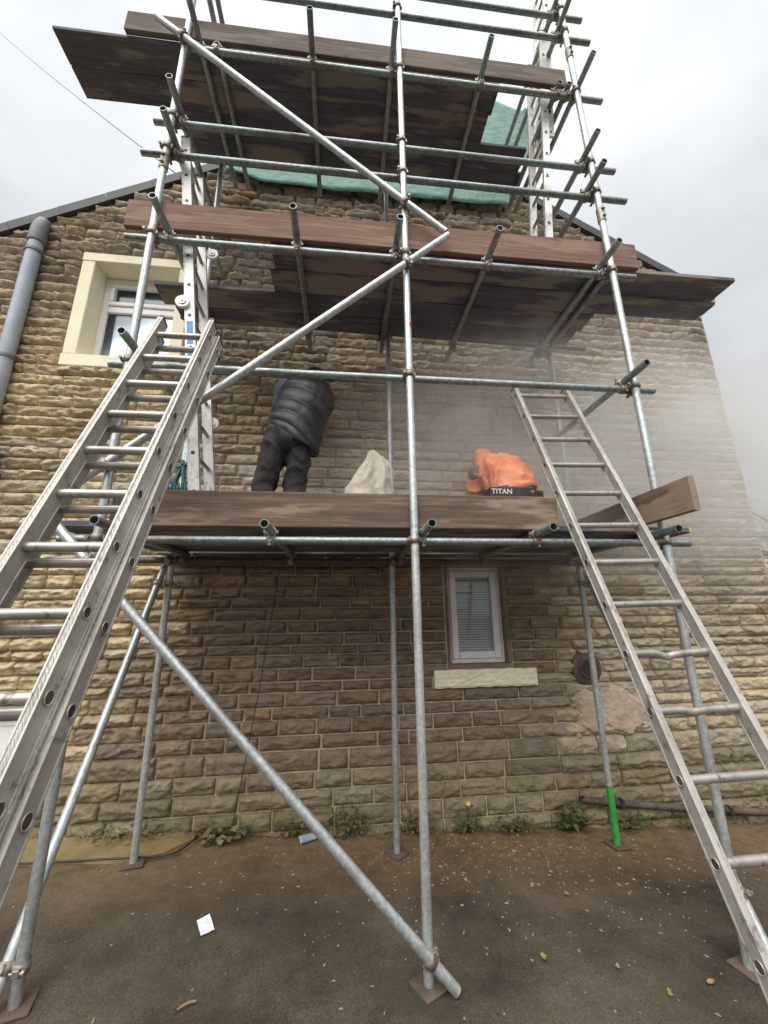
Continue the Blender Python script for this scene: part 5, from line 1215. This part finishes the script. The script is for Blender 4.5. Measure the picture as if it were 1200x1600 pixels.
# ------------------------------------------------------------------ tree and pale building beyond the right-hand corner
def build_far():
    tx, ty = 17.6, 13.4; gz = ground_z(tx)
    t = thing('tree', 'leafy tree beyond the right corner of the stone house', 'tree', (tx, ty, gz))
    mb = MB().loft([((tx, ty, gz-0.1), 0.30, 0.30), ((tx+0.05, ty, gz+1.5), 0.22, 0.22), ((tx-0.1, ty+0.1, gz+3.4), 0.16, 0.16), ((tx, ty, gz+5.2), 0.06, 0.06)], 12, 4)
    tips = []
    for i in range(16):
        a = i*2.4; h0 = 2.0+random.uniform(0, 2.4); ln = random.uniform(1.6, 2.7)
        p0 = Vector((tx, ty, gz+h0)); p1 = p0+Vector((math.cos(a)*ln, math.sin(a)*ln, random.uniform(0.4, 1.6))); tips.append((p0, p1))
        mb.loft([(p0, 0.08, 0.08), (p0.lerp(p1, 0.5)+Vector((0, 0, 0.2)), 0.05, 0.05), (p1, 0.015, 0.015)], 7, 3)
    mb.build('trunk', M['bark'], t)
    lf = MB()
    for i in range(7000):
        p0, p1 = random.choice(tips); q = p0.lerp(p1, random.uniform(0.35, 1.1)) + Vector((random.gauss(0, 0.42), random.gauss(0, 0.42), random.gauss(0, 0.36)))
        d = Vector((random.gauss(0, 1), random.gauss(0, 1), random.gauss(0, 0.6))).normalized(); s_ = d.orthogonal().normalized(); ln = random.uniform(0.06, 0.12)
        lf.add([q, q+d*ln*0.5+s_*ln*0.35, q+d*ln, q+d*ln*0.5-s_*ln*0.35], [(0,1,2,3)])
    lf.build('crown', M['tree_leaf'], t)
    bx, by = 24.5, 21.0; gz = ground_z(bx)
    b = thing('pale_building', 'pale rendered building glimpsed past the right corner of the stone house', 'building', (bx, by, gz))
    MB().box((bx-4, by-3.5, gz-0.2), (bx+6, by+4, 5.2)).build('wall', M['far_wall'], b)
    mb = MB().add([(bx-4.3, by-3.8, 5.2), (bx+6.3, by-3.8, 5.2), (bx+6.3, by+4.3, 5.2), (bx-4.3, by+4.3, 5.2), (bx-4.3, by+0.2, 6.3), (bx+6.3, by+0.2, 6.3)], [(0,1,5,4),(2,3,4,5),(0,4,3),(1,2,5),(0,3,2,1)])
    mb.build('roof', M['slate'], b)
    for x in (-2.4, 0.6, 3.6):
        w = MB().box((bx+x, by-3.53, 2.6), (bx+x+1.1, by-3.49, 3.9)).build('window', M['upvc'], b)
        MB().box((bx+x+0.08, by-3.54, 2.68), (bx+x+1.02, by-3.531, 3.82)).build('pane', M['glass'], w)
build_far()

# ------------------------------------------------------------------ dust drifting from the cutting work
def build_dust():
    m = bpy.data.materials.new('stone_dust'); m.use_nodes = True; t = m.node_tree; t.nodes.clear()
    o = t.nodes.new('ShaderNodeOutputMaterial'); v = t.nodes.new('ShaderNodeVolumePrincipled')
    v.inputs['Color'].default_value = (0.975, 0.97, 0.955, 1); v.inputs['Anisotropy'].default_value = 0.2
    g = t.nodes.new('ShaderNodeTexCoord'); P = g.outputs['Object']
    n = nz(t, 1.5, 5, 0.62, vec=P); n.inputs['Distortion'].default_value = 0.8
    # soft ellipsoidal fall-off from the middle of the plume
    ln = t.nodes.new('ShaderNodeVectorMath'); ln.operation = 'LENGTH'
    mp = t.nodes.new('ShaderNodeMapping'); mp.inputs['Scale'].default_value = (1/3.1, 1/0.85, 1/1.6); t.links.new(P, mp.inputs[0]); t.links.new(mp.outputs[0], ln.inputs[0])
    fo = t.nodes.new('ShaderNodeMapRange'); fo.inputs['From Min'].default_value = 1.0; fo.inputs['From Max'].default_value = 0.15
    fo.interpolation_type = 'SMOOTHSTEP'; t.links.new(ln.outputs['Value'], fo.inputs['Value'])
    nr = t.nodes.new('ShaderNodeMapRange'); nr.inputs['From Min'].default_value = 0.38; nr.inputs['From Max'].default_value = 0.66; nr.inputs['To Min'].default_value = 0.10; t.links.new(n.outputs[0], nr.inputs['Value'])
    mu = t.nodes.new('ShaderNodeMath'); mu.operation = 'MULTIPLY'; t.links.new(fo.outputs[0], mu.inputs[0]); t.links.new(nr.outputs[0], mu.inputs[1])
    m2 = t.nodes.new('ShaderNodeMath'); m2.operation = 'MULTIPLY'; m2.inputs[1].default_value = 3.9; sp = t.nodes.new('ShaderNodeSeparateXYZ'); t.links.new(P, sp.inputs[0])
    gx = t.nodes.new('ShaderNodeMapRange'); gx.inputs['From Min'].default_value = -2.6; gx.inputs['From Max'].default_value = 1.3; gx.inputs['To Min'].default_value = 0.42; t.links.new(sp.outputs['X'], gx.inputs['Value'])
    m3 = t.nodes.new('ShaderNodeMath'); m3.operation = 'MULTIPLY'; t.links.new(mu.outputs[0], m3.inputs[0]); t.links.new(gx.outputs[0], m3.inputs[1])
    t.links.new(m3.outputs[0], m2.inputs[0])
    t.links.new(m2.outputs[0], v.inputs['Density']); t.links.new(v.outputs[0], o.inputs['Volume'])
    bm = bmesh.new(); bmesh.ops.create_icosphere(bm, subdivisions=4, radius=1.0)
    c = Vector((2.35, 3.02, 3.0))
    for q in bm.verts:
        q.co = Vector((q.co.x*3.1, q.co.y*0.85, q.co.z*1.6))
        lim = 3.5 + 0.0166*(c.x+q.co.x) - 0.045 - c.y
        if q.co.y > lim and c.x+q.co.x < 4.38: q.co.y = lim
    me = bpy.data.meshes.new('dust_cloud'); bm.to_mesh(me); bm.free(); me.materials.append(m)
    d = bpy.data.objects.new('dust_cloud', me); COL.objects.link(d); d.location = c
    tag(d, 'pale stone dust drifting over the right half of the wall', 'dust', kind='stuff')
build_dust()
